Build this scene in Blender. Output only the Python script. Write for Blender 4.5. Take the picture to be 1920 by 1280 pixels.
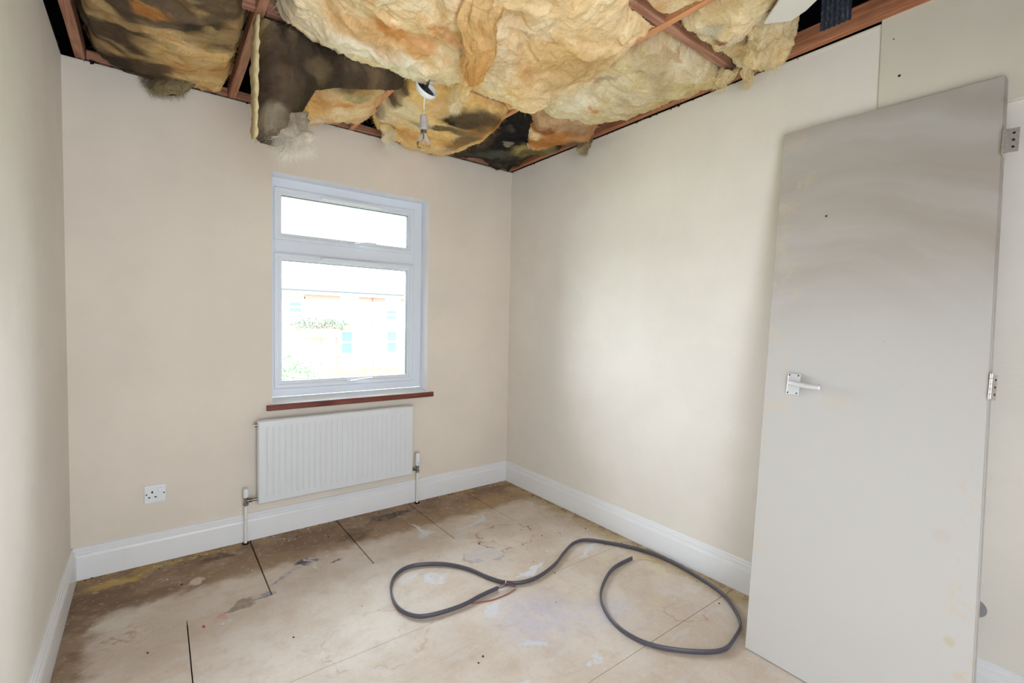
import bpy, bmesh, math, random
import numpy as np
from mathutils import Vector, Matrix

random.seed(7); RNG = np.random.RandomState(7)
for o in list(bpy.data.objects): bpy.data.objects.remove(o, do_unlink=True)
SC = bpy.context.scene; COL = SC.collection

# ------------------------------------------------------------------ camera
CAM = Vector((0.3294, -2.9032, 1.2367)); YAW, PIT, ROL, FPX = 0.6498, -0.0416, 0.0196, 874.99
def cam_basis():
    f = Vector((math.sin(YAW)*math.cos(PIT), math.cos(YAW)*math.cos(PIT), math.sin(PIT)))
    r = Vector((math.cos(YAW), -math.sin(YAW), 0)); u = r.cross(f)
    return math.cos(ROL)*r+math.sin(ROL)*u, -math.sin(ROL)*r+math.cos(ROL)*u, f
_r, _u, _f = cam_basis()
cd = bpy.data.cameras.new('camera'); cam = bpy.data.objects.new('camera', cd); COL.objects.link(cam)
cd.sensor_fit = 'HORIZONTAL'; cd.sensor_width = 36; cd.lens = FPX/1920*36; cd.clip_start = .02; cd.clip_end = 200
M3 = Matrix((_r, _u, -_f)).transposed(); cam.matrix_world = Matrix.Translation(CAM) @ M3.to_4x4()
SC.camera = cam
# ------------------------------------------------------------------ exposure, world, lights
vs = SC.view_settings; vs.view_transform = 'Standard'; vs.look = 'None'; vs.gamma = 1; vs.use_curve_mapping = False
vs.exposure = 1.07
SKY = 3.4
w = bpy.data.worlds.new('overcast_sky'); SC.world = w; w.use_nodes = True
bg = w.node_tree.nodes['Background']; bg.inputs[0].default_value = (0.86, 0.93, 1.0, 1); bg.inputs[1].default_value = SKY
def area(name, loc, rot, sx, sy, power, col, portal=False):
    l = bpy.data.lights.new(name, 'AREA'); l.shape = 'RECTANGLE'; l.size = sx; l.size_y = sy; l.energy = power; l.color = col
    if portal: l.cycles.is_portal = True
    o = bpy.data.objects.new(name, l); COL.objects.link(o); o.location = loc; o.rotation_euler = rot; return o
area('window_portal', (1.32, .2, 1.39), (math.radians(-90), 0, 0), .96, 1.3, 1, (1, 1, 1), True)
# added fill lamp in the rear opening, brightens the room from behind
area('rear_fill_light', (.62, -3.48, 1.0), (math.radians(90), 0, 0), 1.0, 1.9, 18, (.79, .895, 1))
sun = bpy.data.lights.new('hazy_sun', 'SUN'); sun.energy = 9; sun.angle = math.radians(25); sun.color = (1, .95, .88)
so = bpy.data.objects.new('hazy_sun', sun); COL.objects.link(so); so.rotation_euler = (math.radians(50), 0, math.radians(-25)); sun.energy = .5
# added soft fill sun, strengthens the daylight coming in by the window
sk_ = bpy.data.lights.new('window_fill_sun', 'SUN'); sk_.energy = 14; sk_.angle = math.radians(130); sk_.color = (.81, .905, 1)
sko = bpy.data.objects.new('window_fill_sun', sk_); COL.objects.link(sko)
sko.rotation_euler = Vector((-.36, .95, .60)).to_track_quat('Z', 'Y').to_euler()

W, H, REAR = 2.502, 2.3775, -3.5
PI = math.pi
# ------------------------------------------------------------------ materials
def srgb(r, g, b):
    f = lambda c: (c/255/12.92) if c/255 <= .04045 else ((c/255+.055)/1.055)**2.4
    return (f(r), f(g), f(b))
class NT:
    def __init__(s, name, rough=.7, spec=.3, metal=0):
        s.m = bpy.data.materials.new(name); s.m.use_nodes = True; s.t = s.m.node_tree; s.b = s.t.nodes['Principled BSDF']
        s.b.inputs['Roughness'].default_value = rough; s.b.inputs['Specular IOR Level'].default_value = spec
        s.b.inputs['Metallic'].default_value = metal
    def n(s, typ, **kw):
        nd = s.t.nodes.new(typ)
        for k, v in kw.items(): setattr(nd, k, v)
        return nd
    def l(s, a, b): s.t.links.new(a, b)
    def set(s, sock, v):
        if isinstance(v, bpy.types.NodeSocket): s.l(v, sock)
        elif isinstance(v, (tuple, list)): sock.default_value = tuple(v)+((1,) if len(v) == 3 and len(sock.default_value) == 4 else ())
        else: sock.default_value = v
    def math(s, op, a, b=None, c=None, clamp=False):
        m = s.n('ShaderNodeMath', operation=op); m.use_clamp = clamp
        s.set(m.inputs[0], a)
        if b is not None: s.set(m.inputs[1], b)
        if c is not None: s.set(m.inputs[2], c)
        return m.outputs[0]
    def mix(s, fac, a, b, mode='MIX'):
        m = s.n('ShaderNodeMix', data_type='RGBA', blend_type=mode)
        s.set(m.inputs[0], fac); s.set(m.inputs[6], a); s.set(m.inputs[7], b); return m.outputs[2]
    def coord(s, kind='Object', scale=(1, 1, 1), rot=(0, 0, 0)):
        if kind == 'World': src = s.n('ShaderNodeNewGeometry').outputs['Position']
        else: src = s.n('ShaderNodeTexCoord').outputs[kind]
        mp = s.n('ShaderNodeMapping'); mp.inputs['Scale'].default_value = scale; mp.inputs['Rotation'].default_value = rot
        s.l(src, mp.inputs[0]); return mp.outputs[0]
    def noise(s, vec, scale, detail=4, rough=.55, dist=0):
        t = s.n('ShaderNodeTexNoise'); t.inputs['Scale'].default_value = scale; t.inputs['Detail'].default_value = detail
        t.inputs['Roughness'].default_value = rough; t.inputs['Distortion'].default_value = dist
        if vec is not None: s.l(vec, t.inputs['Vector'])
        return t.outputs[0]
    def ramp(s, fac, lo, hi):
        m = s.n('ShaderNodeMapRange'); m.interpolation_type = 'SMOOTHSTEP'
        s.set(m.inputs[0], fac); m.inputs[1].default_value = lo; m.inputs[2].default_value = hi; return m.outputs[0]
    def bump(s, h, strength, dist=.01):
        b = s.n('ShaderNodeBump'); b.inputs['Strength'].default_value = strength; b.inputs['Distance'].default_value = dist
        s.l(h, b.inputs['Height']); s.l(b.outputs[0], s.b.inputs['Normal'])
    def base(s, c): s.set(s.b.inputs['Base Color'], c)

def plain(name, rgb, rough=.6, spec=.3, metal=0, vary=.06, nscale=20, bump=0, bs=200):
    t = NT(name, rough, spec, metal); v = t.coord('World')
    c = srgb(*rgb); n = t.noise(v, nscale, 4)
    t.base(t.mix(n, tuple(x*(1-vary) for x in c), tuple(min(1, x*(1+vary)) for x in c)))
    if bump: t.bump(t.noise(v, bs, 3), bump, .002)
    return t.m

def wall_mat(name, rgb, bump=.12):
    t = NT(name, .75, .2); v = t.coord('World'); c = srgb(*rgb)
    n = t.noise(v, 1.6, 5, .6); n2 = t.noise(v, 9, 4, .6)
    k = t.mix(t.ramp(n, .35, .65), tuple(x*.965 for x in c), tuple(min(1, x*1.03) for x in c))
    k = t.mix(t.math('MULTIPLY', t.ramp(n2, .55, .8), .25), k, tuple(x*y for x, y in zip(c, (.95, .92, .88))))
    t.base(k)
    h = t.math('ADD', t.noise(v, 90, 3, .6), t.math('MULTIPLY', t.noise(t.coord('World', (1, 1, 3)), 30, 3), .8))
    t.bump(h, bump, .004)
    return t.m
M = {}
M['wall_warm'] = wall_mat('painted_wall_warm', (233, 222, 209))
M['wall'] = wall_mat('painted_wall', (234, 227, 218))
M['panel'] = wall_mat('painted_board', (216, 209, 194), .06)
M['gloss'] = plain('white_gloss_paint', (240, 240, 242), .35, .5, vary=.02, bump=.05, bs=60)
M['upvc'] = plain('white_upvc', (231, 236, 246), .3, .5, vary=.01)
M['seal'] = plain('grey_gasket', (70, 74, 80), .6)
M['rad'] = plain('radiator_enamel', (226, 228, 231), .3, .5, vary=.01)
M['pipe'] = plain('painted_pipe', (236, 234, 228), .4, .4, vary=.03)
M['chrome'] = plain('dull_chrome', (150, 148, 140), .3, .5, 1.0, vary=.25, nscale=80)
M['brass'] = plain('tarnished_hinge_metal', (205, 198, 192), .4, .5, .6, vary=.35, nscale=150)
M['alu'] = plain('satin_aluminium', (225, 225, 228), .35, .5, .35, vary=.04)
M['plastic'] = plain('white_plastic', (236, 238, 242), .3, .5, vary=.01)
M['hole'] = plain('dark_hole', (25, 24, 24), .8)
M['black'] = plain('black_cable_sheath', (38, 34, 34), .5)
M['cable'] = plain('grey_cable_sheath', (84, 80, 90), .38, .5, vary=.1, nscale=12)
M['blue'] = plain('blue_core', (50, 84, 140), .4); M['brown'] = plain('brown_core', (150, 84, 62), .4); M['cream'] = plain('bare_core', (222, 202, 156), .5)
M['void'] = plain('roof_felt', (34, 33, 36), .95, .05, vary=.3)
M['dust'] = plain('black_rubble', (46, 38, 34), .95, .05, vary=.4, nscale=90)
M['board'] = plain('plasterboard_paper', (222, 219, 208), .85, .1, vary=.03, bump=.2)
M['strapm'] = NT('ribbed_grey_metal', .45, .4, .5)
_t = M['strapm']; _t.base(_t.mix(_t.ramp(_t.noise(_t.coord('World', (60, 60, 12)), 4), .5, .75), srgb(82, 88, 98), srgb(150, 154, 164))); M['strapm'] = _t.m
M['subfloor'] = plain('dark_gap', (38, 30, 24), .9, .05)
M['disc'] = plain('grey_disc', (150, 148, 148), .7)

def wood(name, a, b, sc=(2, 40, 40), rough=.7):
    t = NT(name, rough, .2); v = t.coord('World', sc); n = t.noise(v, 1.6, 5, .6, .6); v2 = t.coord('World')
    k = t.mix(t.ramp(n, .3, .72), srgb(*a), srgb(*b))
    k = t.mix(t.math('MULTIPLY', t.ramp(t.noise(v2, 5, 3), .55, .75), .5), k, srgb(*[x*.72 for x in a])); t.base(k)
    t.bump(n, .2, .003); return t.m
M['timber_y'] = wood('sawn_timber_y', (146, 98, 76), (190, 142, 114), (45, 2.5, 45))
M['timber_x'] = wood('sawn_timber_x', (150, 102, 82), (194, 146, 120), (2.5, 45, 45))
M['timber_r'] = wood('sawn_timber_red', (150, 94, 66), (196, 134, 98), (45, 2.5, 45))
M['batten_l'] = wood('planed_batten', (204, 138, 94), (228, 168, 122), (45, 2.5, 45))
M['mahog'] = wood('mahogany_stain', (110, 58, 48), (136, 80, 68), (3, 60, 60), .4)

# ---- floor chipboard: blotches placed in world x,y
def floor_mat():
    t = NT('stained_chipboard', .62, .3); P = t.coord('World')
    wn = t.n('ShaderNodeTexNoise'); wn.inputs['Scale'].default_value = 14; wn.inputs['Detail'].default_value = 5; t.l(P, wn.inputs['Vector'])
    wv = t.n('ShaderNodeVectorMath', operation='MULTIPLY_ADD'); t.l(wn.outputs['Color'], wv.inputs[0])
    wv.inputs[1].default_value = (.14, .14, 0); wv.inputs[2].default_value = (-.07, -.07, 0)
    ad = t.n('ShaderNodeVectorMath', operation='ADD'); t.l(P, ad.inputs[0]); t.l(wv.outputs[0], ad.inputs[1])
    WP = ad.outputs[0]; sp = t.n('ShaderNodeSeparateXYZ'); t.l(WP, sp.inputs[0]); X, Y = sp.outputs[0], sp.outputs[1]
    big = t.noise(P, 2.2, 4, .6); med = t.noise(P, 11, 5, .65); fine = t.noise(P, 240, 2, .6); smear = t.noise(t.coord('World', (3, 14, 1), (0, 0, .5)), 2, 5, .6, .8)
    k = t.mix(t.ramp(big, .32, .68), srgb(206, 189, 172), srgb(224, 212, 201))
    k = t.mix(t.math('MULTIPLY', t.ramp(med, .45, .75), .45), k, srgb(196, 170, 146))
    k = t.mix(t.math('MULTIPLY', t.ramp(smear, .52, .72), .4), k, srgb(214, 210, 212))
    def band(coord, a, b, col, amt, nz=None, nlo=.3, nhi=.6):
        nonlocal k
        f = t.math('SUBTRACT', 1, t.ramp(coord, a, b)); f = t.math('MULTIPLY', f, amt)
        if nz is not None: f = t.math('MULTIPLY', f, t.ramp(nz, nlo, nhi))
        k = t.mix(f, k, srgb(*col))
    nY = t.math('MULTIPLY', Y, -1)
    band(nY, .35, .46, (158, 128, 98), .92)                        # brown stain along the window wall, with the floor shadow's edge painted in
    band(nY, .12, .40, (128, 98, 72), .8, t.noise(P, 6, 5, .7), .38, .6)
    band(X, .07, .15, (150, 122, 94), .85)                        # along the left wall
    band(X, .03, .2, (112, 84, 62), .6, t.noise(P, 9, 4, .7), .45, .6)
    rx = t.math('SUBTRACT', W, X); band(rx, .06, .19, (182, 158, 114), .85, t.noise(P, 8, 5, .7), .32, .52)
    band(rx, .02, .07, (140, 112, 84), .7, t.noise(P, 14, 5, .7), .4, .6)
    band(nY, .05, .11, (178, 146, 84), .8, t.noise(P, 5.3, 6, .72), .5, .6)   # yellow carpet glue
    def blob(cx, cy, rx_, ry_, ang, col, amt, soft=.5, nz=med, nlo=.3, nhi=.5):
        nonlocal k
        m = t.n('ShaderNodeMapping'); m.vector_type = 'TEXTURE'
        m.inputs['Location'].default_value = (cx, cy, 0); m.inputs['Rotation'].default_value = (0, 0, ang); m.inputs['Scale'].default_value = (rx_, ry_, 1)
        t.l(WP, m.inputs[0]); s = t.n('ShaderNodeSeparateXYZ'); t.l(m.outputs[0], s.inputs[0])
        d = t.math('SQRT', t.math('ADD', t.math('MULTIPLY', s.outputs[0], s.outputs[0]), t.math('MULTIPLY', s.outputs[1], s.outputs[1])))
        f = t.math('MULTIPLY', t.math('SUBTRACT', 1, t.ramp(d, 1-soft, 1+soft*.3)), amt)
        if nz is not None: f = t.math('MULTIPLY', f, t.ramp(nz, nlo, nhi))
        k = t.mix(f, k, srgb(*col))
    WH = (220, 224, 232)
    blob(.16, -.13, .14, .045, .1, (196, 164, 92), .95); blob(.40, -.07, .16, .03, .05, (184, 154, 92), .9)
    blob(.12, -.27, .16, .13, .2, (116, 88, 66), .7); blob(.30, -.36, .24, .07, .1, (112, 88, 66), .6)
    blob(.56, -.14, .09, .05, .2, (96, 70, 52), .8); blob(.46, -.33, .05, .025, .8, (220, 206, 190), .85, .4)
    blob(1.52, -.14, .17, .05, .1, (78, 66, 56), .9); blob(1.22, -.27, .12, .09, .1, (104, 82, 62), .8); blob(1.0, -.2, .2, .12, .1, (130, 100, 76), .6)
    blob(.92, -.43, .06, .05, .2, (70, 68, 80), .95); blob(1.05, -.50, .05, .018, .5, (84, 84, 100), .9); blob(.80, -.52, .09, .015, .6, (150, 146, 152), .7)
    blob(.94, -.47, .012, .08, .2, WH, .9, .3); blob(1.545, -.42, .016, .12, -.1, WH, .9, .3); blob(1.56, -.50, .05, .035, .2, WH, .9, .4)
    blob(1.86, -.53, .15, .016, .38, WH, .85, .3, smear, .3, .5); blob(1.93, -.50, .012, .06, .2, WH, .85, .3)
    blob(1.38, -.95, .055, .06, .2, WH, .9, .5); blob(1.29, -.87, .05, .03, .5, WH, .7, .5); blob(1.47, -1.29, .07, .035, .5, WH, .7, .5)
    blob(2.22, -1.17, .12, .02, .45, WH, .85, .3, smear, .3, .5); blob(1.80, -1.16, .10, .025, .2, WH, .85, .3, smear, .25, .5)
    blob(1.60, -1.766, .035, .03, .3, WH, .95, .4); blob(1.465, -1.55, .05, .018, -.7, WH, .95, .4); blob(1.30, -1.72, .05, .03, 0, WH, .7, .5)
    blob(1.70, -.90, .1, .1, 0, (200, 196, 206), .5); blob(1.6, -1.45, .22, .2, 0, (196, 192, 214), .55, .8); blob(1.85, -1.6, .15, .1, 0, (200, 198, 216), .5, .8)
    blob(.46, -.72, .011, .011, 0, (196, 76, 66), 1, .3, None); blob(.52, -.70, .028, .02, 0, (214, 150, 150), .8, .5)
    blob(.60, -.66, .09, .025, .5, (142, 126, 112), .8); blob(.70, -.62, .05, .015, .4, (140, 140, 150), .8)
    blob(.20, -.62, .09, .09, .2, (170, 134, 112), .7, .7, t.noise(P, 22, 4), .5, .6); blob(.19, -.5, .10, .05, .1, (222, 218, 206), .6)
    blob(2.09, -1.68, .065, .028, .3, (214, 196, 158), .9); blob(2.2, -1.30, .10, .03, .5, (220, 206, 170), .7); blob(2.33, -1.52, .1, .04, 1.2, (222, 210, 180), .7)
    blob(2.15, -.30, .26, .10, .1, (176, 146, 104), .75, .7); blob(2.30, -.12, .2, .06, 0, (132, 100, 66), .8)
    # water rings
    def ring(cx, cy, r, wd, col, amt):
        nonlocal k
        m = t.n('ShaderNodeMapping'); m.vector_type = 'TEXTURE'; m.inputs['Location'].default_value = (cx, cy, 0); m.inputs['Scale'].default_value = (r, r*.85, 1)
        t.l(WP, m.inputs[0]); s = t.n('ShaderNodeSeparateXYZ'); t.l(m.outputs[0], s.inputs[0])
        d = t.math('SQRT', t.math('ADD', t.math('MULTIPLY', s.outputs[0], s.outputs[0]), t.math('MULTIPLY', s.outputs[1], s.outputs[1])))
        e = t.math('ABSOLUTE', t.math('SUBTRACT', d, 1)); f = t.math('MULTIPLY', t.math('SUBTRACT', 1, t.ramp(e, 0, wd)), amt)
        k = t.mix(t.math('MULTIPLY', f, t.ramp(med, .42, .55)), k, srgb(*col))
    ring(1.93, -.78, .17, .07, (170, 134, 104), .9); ring(2.13, -1.80, .08, .12, (176, 142, 118), .7); ring(1.72, -.86, .12, .14, (150, 136, 130), .5); ring(1.0, -1.2, .2, .05, (188, 160, 138), .5)
    # specks of paint and plaster
    vor = t.n('ShaderNodeTexVoronoi'); vor.inputs['Scale'].default_value = 26; t.l(WP, vor.inputs['Vector'])
    sc_ = t.n('ShaderNodeSeparateColor'); t.l(vor.outputs['Color'], sc_.inputs[0])
    f = t.math('MULTIPLY', t.math('SUBTRACT', 1, t.ramp(vor.outputs['Distance'], .06, .16)), t.math('GREATER_THAN', sc_.outputs[0], .86))
    k = t.mix(t.math('MULTIPLY', f, .8), k, srgb(*WH))
    f = t.math('MULTIPLY', t.math('SUBTRACT', 1, t.ramp(vor.outputs['Distance'], .02, .07)), t.math('LESS_THAN', sc_.outputs[1], .06))
    k = t.mix(t.math('MULTIPLY', f, .7), k, srgb(110, 92, 80))
    grit = t.noise(P, 55, 4, .7); k = t.mix(t.math('MULTIPLY', t.ramp(grit, .52, .68), .28), k, t.mix(1, k, (.74, .68, .62), 'MULTIPLY')); k = t.mix(t.math('MULTIPLY', t.ramp(t.noise(P, 34, 5, .7), .56, .66), .3), k, srgb(226, 218, 206))
    k = t.mix(.14, k, t.mix(fine, (0, 0, 0), (1, 1, 1)), 'OVERLAY')
    t.base(k); t.set(t.b.inputs['Roughness'], t.math('MULTIPLY_ADD', med, .3, .42)); t.bump(t.math('ADD', fine, med), .12, .002); return t.m
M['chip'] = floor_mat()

def door_mat():
    t = NT('grubby_door_paint', .5, .35); V = t.coord('Object')   # x along width from free edge, z up (0..2.07)
    s = t.n('ShaderNodeSeparateXYZ'); t.l(V, s.inputs[0]); x, z = s.outputs[0], s.outputs[2]
    k = srgb(197, 193, 189)
    dx = t.math('SUBTRACT', x, .10); dz = t.math('SUBTRACT', z, 1.02)
    wn = t.math('MULTIPLY', t.math('SUBTRACT', t.noise(V, 3, 4), .5), .16)
    r = t.math('ADD', t.math('SQRT', t.math('ADD', t.math('MULTIPLY', dx, dx), t.math('MULTIPLY', dz, dz))), wn)
    sweep = t.noise(None, 3.2, 3, .5); nd = t.t.nodes[-1]
    cx = t.n('ShaderNodeCombineXYZ'); t.l(t.math('MULTIPLY', r, 2.4), cx.inputs[0]); t.l(t.math('MULTIPLY', t.math('ARCTAN2', dz, dx), .22), cx.inputs[1]); t.l(cx.outputs[0], nd.inputs['Vector'])
    up = t.ramp(z, 1.15, 1.6)
    k = t.mix(t.math('MULTIPLY', t.math('MULTIPLY', t.ramp(sweep, .1, .85), up), .62), k, srgb(152, 134, 112))
    edge = t.math('MULTIPLY', t.ramp(x, .50, .63), t.ramp(t.noise(V, 13, 5, .7), .52, .62)); edge = t.math('MULTIPLY', edge, t.math('SUBTRACT', 1, t.ramp(z, .9, 1.3)))
    k = t.mix(t.math('MULTIPLY', edge, .8), k, srgb(204, 180, 146))
    e2 = t.math('MULTIPLY', t.math('SUBTRACT', 1, t.ramp(x, .0, .09)), t.ramp(t.noise(V, 9, 5, .7), .5, .62))
    k = t.mix(t.math('MULTIPLY', e2, .5), k, srgb(206, 192, 168))
    k = t.mix(t.math('MULTIPLY', t.ramp(t.noise(V, 45, 2), .8, .83), .5), k, srgb(150, 140, 128))
    def spot(cx_, cz_, rr, col, a):
        nonlocal k
        a1 = t.math('SUBTRACT', x, cx_); b1 = t.math('SUBTRACT', z, cz_)
        d = t.math('SQRT', t.math('ADD', t.math('MULTIPLY', a1, a1), t.math('MULTIPLY', b1, b1)))
        k = t.mix(t.math('MULTIPLY', t.math('SUBTRACT', 1, t.ramp(d, rr*.4, rr)), a), k, srgb(*col))
    spot(.105, 1.69, .006, (40, 36, 70), 1); spot(.57, 1.99, .02, (140, 132, 120), .35); spot(.56, .33, .018, (190, 172, 126), .5); spot(.20, .98, .05, (200, 190, 174), .35); spot(.52, .62, .03, (190, 178, 160), .3)
    t.base(k); t.bump(t.noise(V, 60, 3), .05, .002); return t.m
M['door'] = door_mat()

def fibre_mat():
    t = NT('mineral_wool', 1, .02); a = t.n('ShaderNodeVertexColor', layer_name='Col').outputs[0]; V = t.coord('World')
    wn = t.n('ShaderNodeTexNoise'); wn.inputs['Scale'].default_value = 6; wn.inputs['Detail'].default_value = 2; t.l(V, wn.inputs['Vector'])
    wa = t.n('ShaderNodeVectorMath', operation='MULTIPLY_ADD'); t.l(wn.outputs['Color'], wa.inputs[0]); wa.inputs[1].default_value = (.22, .22, .22); t.l(V, wa.inputs[2])
    def flow(sc, rot, d):
        mp = t.n('ShaderNodeMapping'); mp.inputs['Scale'].default_value = sc; mp.inputs['Rotation'].default_value = rot; t.l(wa.outputs[0], mp.inputs[0]); return t.noise(mp.outputs[0], 1, d, .62, .3)
    n = flow((8, 46, 24), (.3, .2, .5), 6); n2 = flow((70, 16, 40), (.2, -.3, -.2), 5); n3 = t.noise(V, 15, 6, .65, .6)
    k = t.mix(t.ramp(n3, .36, .62), t.mix(1, a, (.90, .82, .70), 'MULTIPLY'), a)
    k = t.mix(t.math('MULTIPLY', t.ramp(n, .50, .68), .45), k, t.mix(1, a, (.80, .66, .50), 'MULTIPLY'))
    k = t.mix(t.math('MULTIPLY', t.ramp(n2, .52, .70), .30), k, t.mix(1, a, (1.5, 1.5, 1.5), 'MULTIPLY'))
    t.base(k); t.bump(t.math('ADD', t.math('ADD', n, n3), t.math('MULTIPLY', n2, .6)), .55, .02)
    return t.m
M['wool'] = fibre_mat()
def strand_mat():
    t = NT('wool_strands', 1, .02); a = t.n('ShaderNodeVertexColor', layer_name='Col').outputs[0]; t.base(a); return t.m
M['strand'] = strand_mat()
def glass_mat():
    m = bpy.data.materials.new('window_glass'); m.use_nodes = True; nt = m.node_tree; nt.nodes.remove(nt.nodes['Principled BSDF'])
    o = nt.nodes['Material Output']; tr = nt.nodes.new('ShaderNodeBsdfTransparent'); gl = nt.nodes.new('ShaderNodeBsdfGlossy'); gl.inputs['Roughness'].default_value = .02
    fr = nt.nodes.new('ShaderNodeFresnel'); fr.inputs[0].default_value = 1.25; mx = nt.nodes.new('ShaderNodeMixShader')
    tr.inputs[0].default_value = (.97, .985, .98, 1)
    nt.links.new(fr.outputs[0], mx.inputs[0]); nt.links.new(tr.outputs[0], mx.inputs[1]); nt.links.new(gl.outputs[0], mx.inputs[2]); nt.links.new(mx.outputs[0], o.inputs[0]); return m
M['glass'] = glass_mat()

# ------------------------------------------------------------------ mesh helpers
def box(bm, x0, x1, y0, y1, z0, z1, mi=0):
    vs_ = [bm.verts.new(p) for p in ((x0,y0,z0),(x1,y0,z0),(x1,y1,z0),(x0,y1,z0),(x0,y0,z1),(x1,y0,z1),(x1,y1,z1),(x0,y1,z1))]
    fs = [bm.faces.new([vs_[i] for i in f]) for f in ((3,2,1,0),(4,5,6,7),(0,1,5,4),(1,2,6,5),(2,3,7,6),(3,0,4,7))]
    for f in fs: f.material_index = mi
    return vs_
def link(name, bm, mats, parent=None, smooth=False, bev=0, seg=1, recalc=True):
    if recalc: bmesh.ops.recalc_face_normals(bm, faces=bm.faces)
    me = bpy.data.meshes.new(name); bm.to_mesh(me); bm.free()
    for m in (mats if isinstance(mats, (list, tuple)) else [mats]): me.materials.append(m)
    if smooth:
        for p in me.polygons: p.use_smooth = True
    o = bpy.data.objects.new(name, me); COL.objects.link(o)
    if parent: o.parent = parent
    if bev:
        b = o.modifiers.new('bevel', 'BEVEL'); b.width = bev; b.segments = seg; b.limit_method = 'ANGLE'; b.angle_limit = math.radians(40)
    return o
def boxo(name, dims, mat, parent=None, bev=.0, seg=2):
    bm = bmesh.new(); box(bm, *dims); return link(name, bm, mat, parent, bev=bev, seg=seg)
def tag(o, label=None, cat=None, group=None, kind=None):
    if label: o['label'] = label
    if cat: o['category'] = cat
    if group: o['group'] = group
    if kind: o['kind'] = kind
    return o
def struct(o, label=None): return tag(o, label, kind='structure')
def empty(name, loc=(0, 0, 0), label=None, cat=None, group=None, kind=None):
    o = bpy.data.objects.new(name, None); COL.objects.link(o); o.location = loc; o.empty_display_size = .05; return tag(o, label, cat, group, kind)
def keep(o, root):   # child built in world coordinates
    o.parent = root; o.matrix_parent_inverse = Matrix.Translation(-root.location); return o
def cyl(bm, p0, p1, r0, r1=None, n=20, caps=True):
    r1 = r0 if r1 is None else r1; p0, p1 = Vector(p0), Vector(p1); d = (p1-p0).normalized(); a = d.orthogonal().normalized(); b = d.cross(a)
    A = [bm.verts.new(p0+r0*(math.cos(2*PI*i/n)*a+math.sin(2*PI*i/n)*b)) for i in range(n)]
    B = [bm.verts.new(p1+r1*(math.cos(2*PI*i/n)*a+math.sin(2*PI*i/n)*b)) for i in range(n)]
    for i in range(n): bm.faces.new((A[i], A[(i+1) % n], B[(i+1) % n], B[i]))
    if caps: bm.faces.new(A[::-1]); bm.faces.new(B)
def lathe(bm, prof, origin=(0, 0, 0), axis=(0, 0, 1), n=28):
    o = Vector(origin); d = Vector(axis).normalized(); a = d.orthogonal().normalized(); b = d.cross(a); rings = []
    for r, h in prof:
        if r < 1e-6: rings.append([bm.verts.new(o+d*h)])
        else: rings.append([bm.verts.new(o+d*h+r*(math.cos(2*PI*i/n)*a+math.sin(2*PI*i/n)*b)) for i in range(n)])
    for A, B in zip(rings, rings[1:]):
        for i in range(n):
            j = (i+1) % n
            if len(A) == 1 and len(B) > 1: bm.faces.new((A[0], B[j], B[i]))
            elif len(B) == 1 and len(A) > 1: bm.faces.new((A[i], A[j], B[0]))
            elif len(A) > 1: bm.faces.new((A[i], A[j], B[j], B[i]))
def smooth_path(pts, k=6):
    P = [Vector(p) for p in pts]; out = []
    for i in range(len(P)-1):
        p0, p1, p2, p3 = P[max(i-1, 0)], P[i], P[i+1], P[min(i+2, len(P)-1)]
        for j in range(k):
            t = j/k; out.append(.5*((2*p1)+(-p0+p2)*t+(2*p0-5*p1+4*p2-p3)*t*t+(-p0+3*p1-3*p2+p3)*t**3))
    out.append(P[-1]); return out
def sweep(bm, path, prof, up=Vector((0, 0, 1)), roll=lambda t: 0.0):
    rings = []; n = len(path)
    for i, p in enumerate(path):
        d = (path[min(i+1, n-1)]-path[max(i-1, 0)]).normalized(); s = d.cross(up)
        if s.length < 1e-4: s = d.orthogonal()
        s.normalize(); u = s.cross(d).normalized(); q = roll(i/(n-1)); s2 = s*math.cos(q)+u*math.sin(q); u2 = -s*math.sin(q)+u*math.cos(q)
        rings.append([bm.verts.new(p+s2*a+u2*b) for a, b in prof])
    m = len(prof)
    for A, B in zip(rings, rings[1:]):
        for i in range(m): bm.faces.new((A[i], A[(i+1) % m], B[(i+1) % m], B[i]))
    bm.faces.new(rings[0][::-1]); bm.faces.new(rings[-1])
circ = lambda r, n=10: [(r*math.cos(2*PI*i/n), r*math.sin(2*PI*i/n)) for i in range(n)]
def tube(bm, pts, r, k=6, n=10): sweep(bm, smooth_path(pts, k), circ(r, n))

# ------------------------------------------------------------------ room shell
LW = .0145   # the left wall runs a degree off square
# window wall with its opening
bm = bmesh.new(); WX0, WX1, WZ0, WZ1 = .842, 1.803, .722, 2.045
for a in ((-.15, WX0, 0, .28, -.1, H), (WX1, W+.12, 0, .28, -.1, H), (WX0, WX1, 0, .28, -.1, WZ0), (WX0, WX1, 0, .28, WZ1, H)): box(bm, *a)
for f in bm.faces:
    c = f.calc_center_median()
    if .001 < c.y < .279 and ((WX0-.001 < c.x < WX1+.001) and (WZ0-.001 < c.z < WZ1+.001)): f.material_index = 1
struct(link('wall_back', bm, [M['wall_warm'], M['gloss']]), 'magnolia painted window wall')
struct(boxo('wall_right', (W, W+.12, REAR, 0, -.1, H), M['wall']), 'magnolia painted wall behind the leaning door')
bm = bmesh.new(); box(bm, -.12, 0, REAR, 0, -.1, H); o = link('wall_left', bm, M['wall']); o.rotation_euler.z = LW; struct(o, 'magnolia painted wall at the left')
bm = bmesh.new()
RX0, RX1, RZ0, RZ1 = .08, 1.16, -.1, 1.98  # opening added for the fill lamp, closed off by an unseen box
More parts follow.
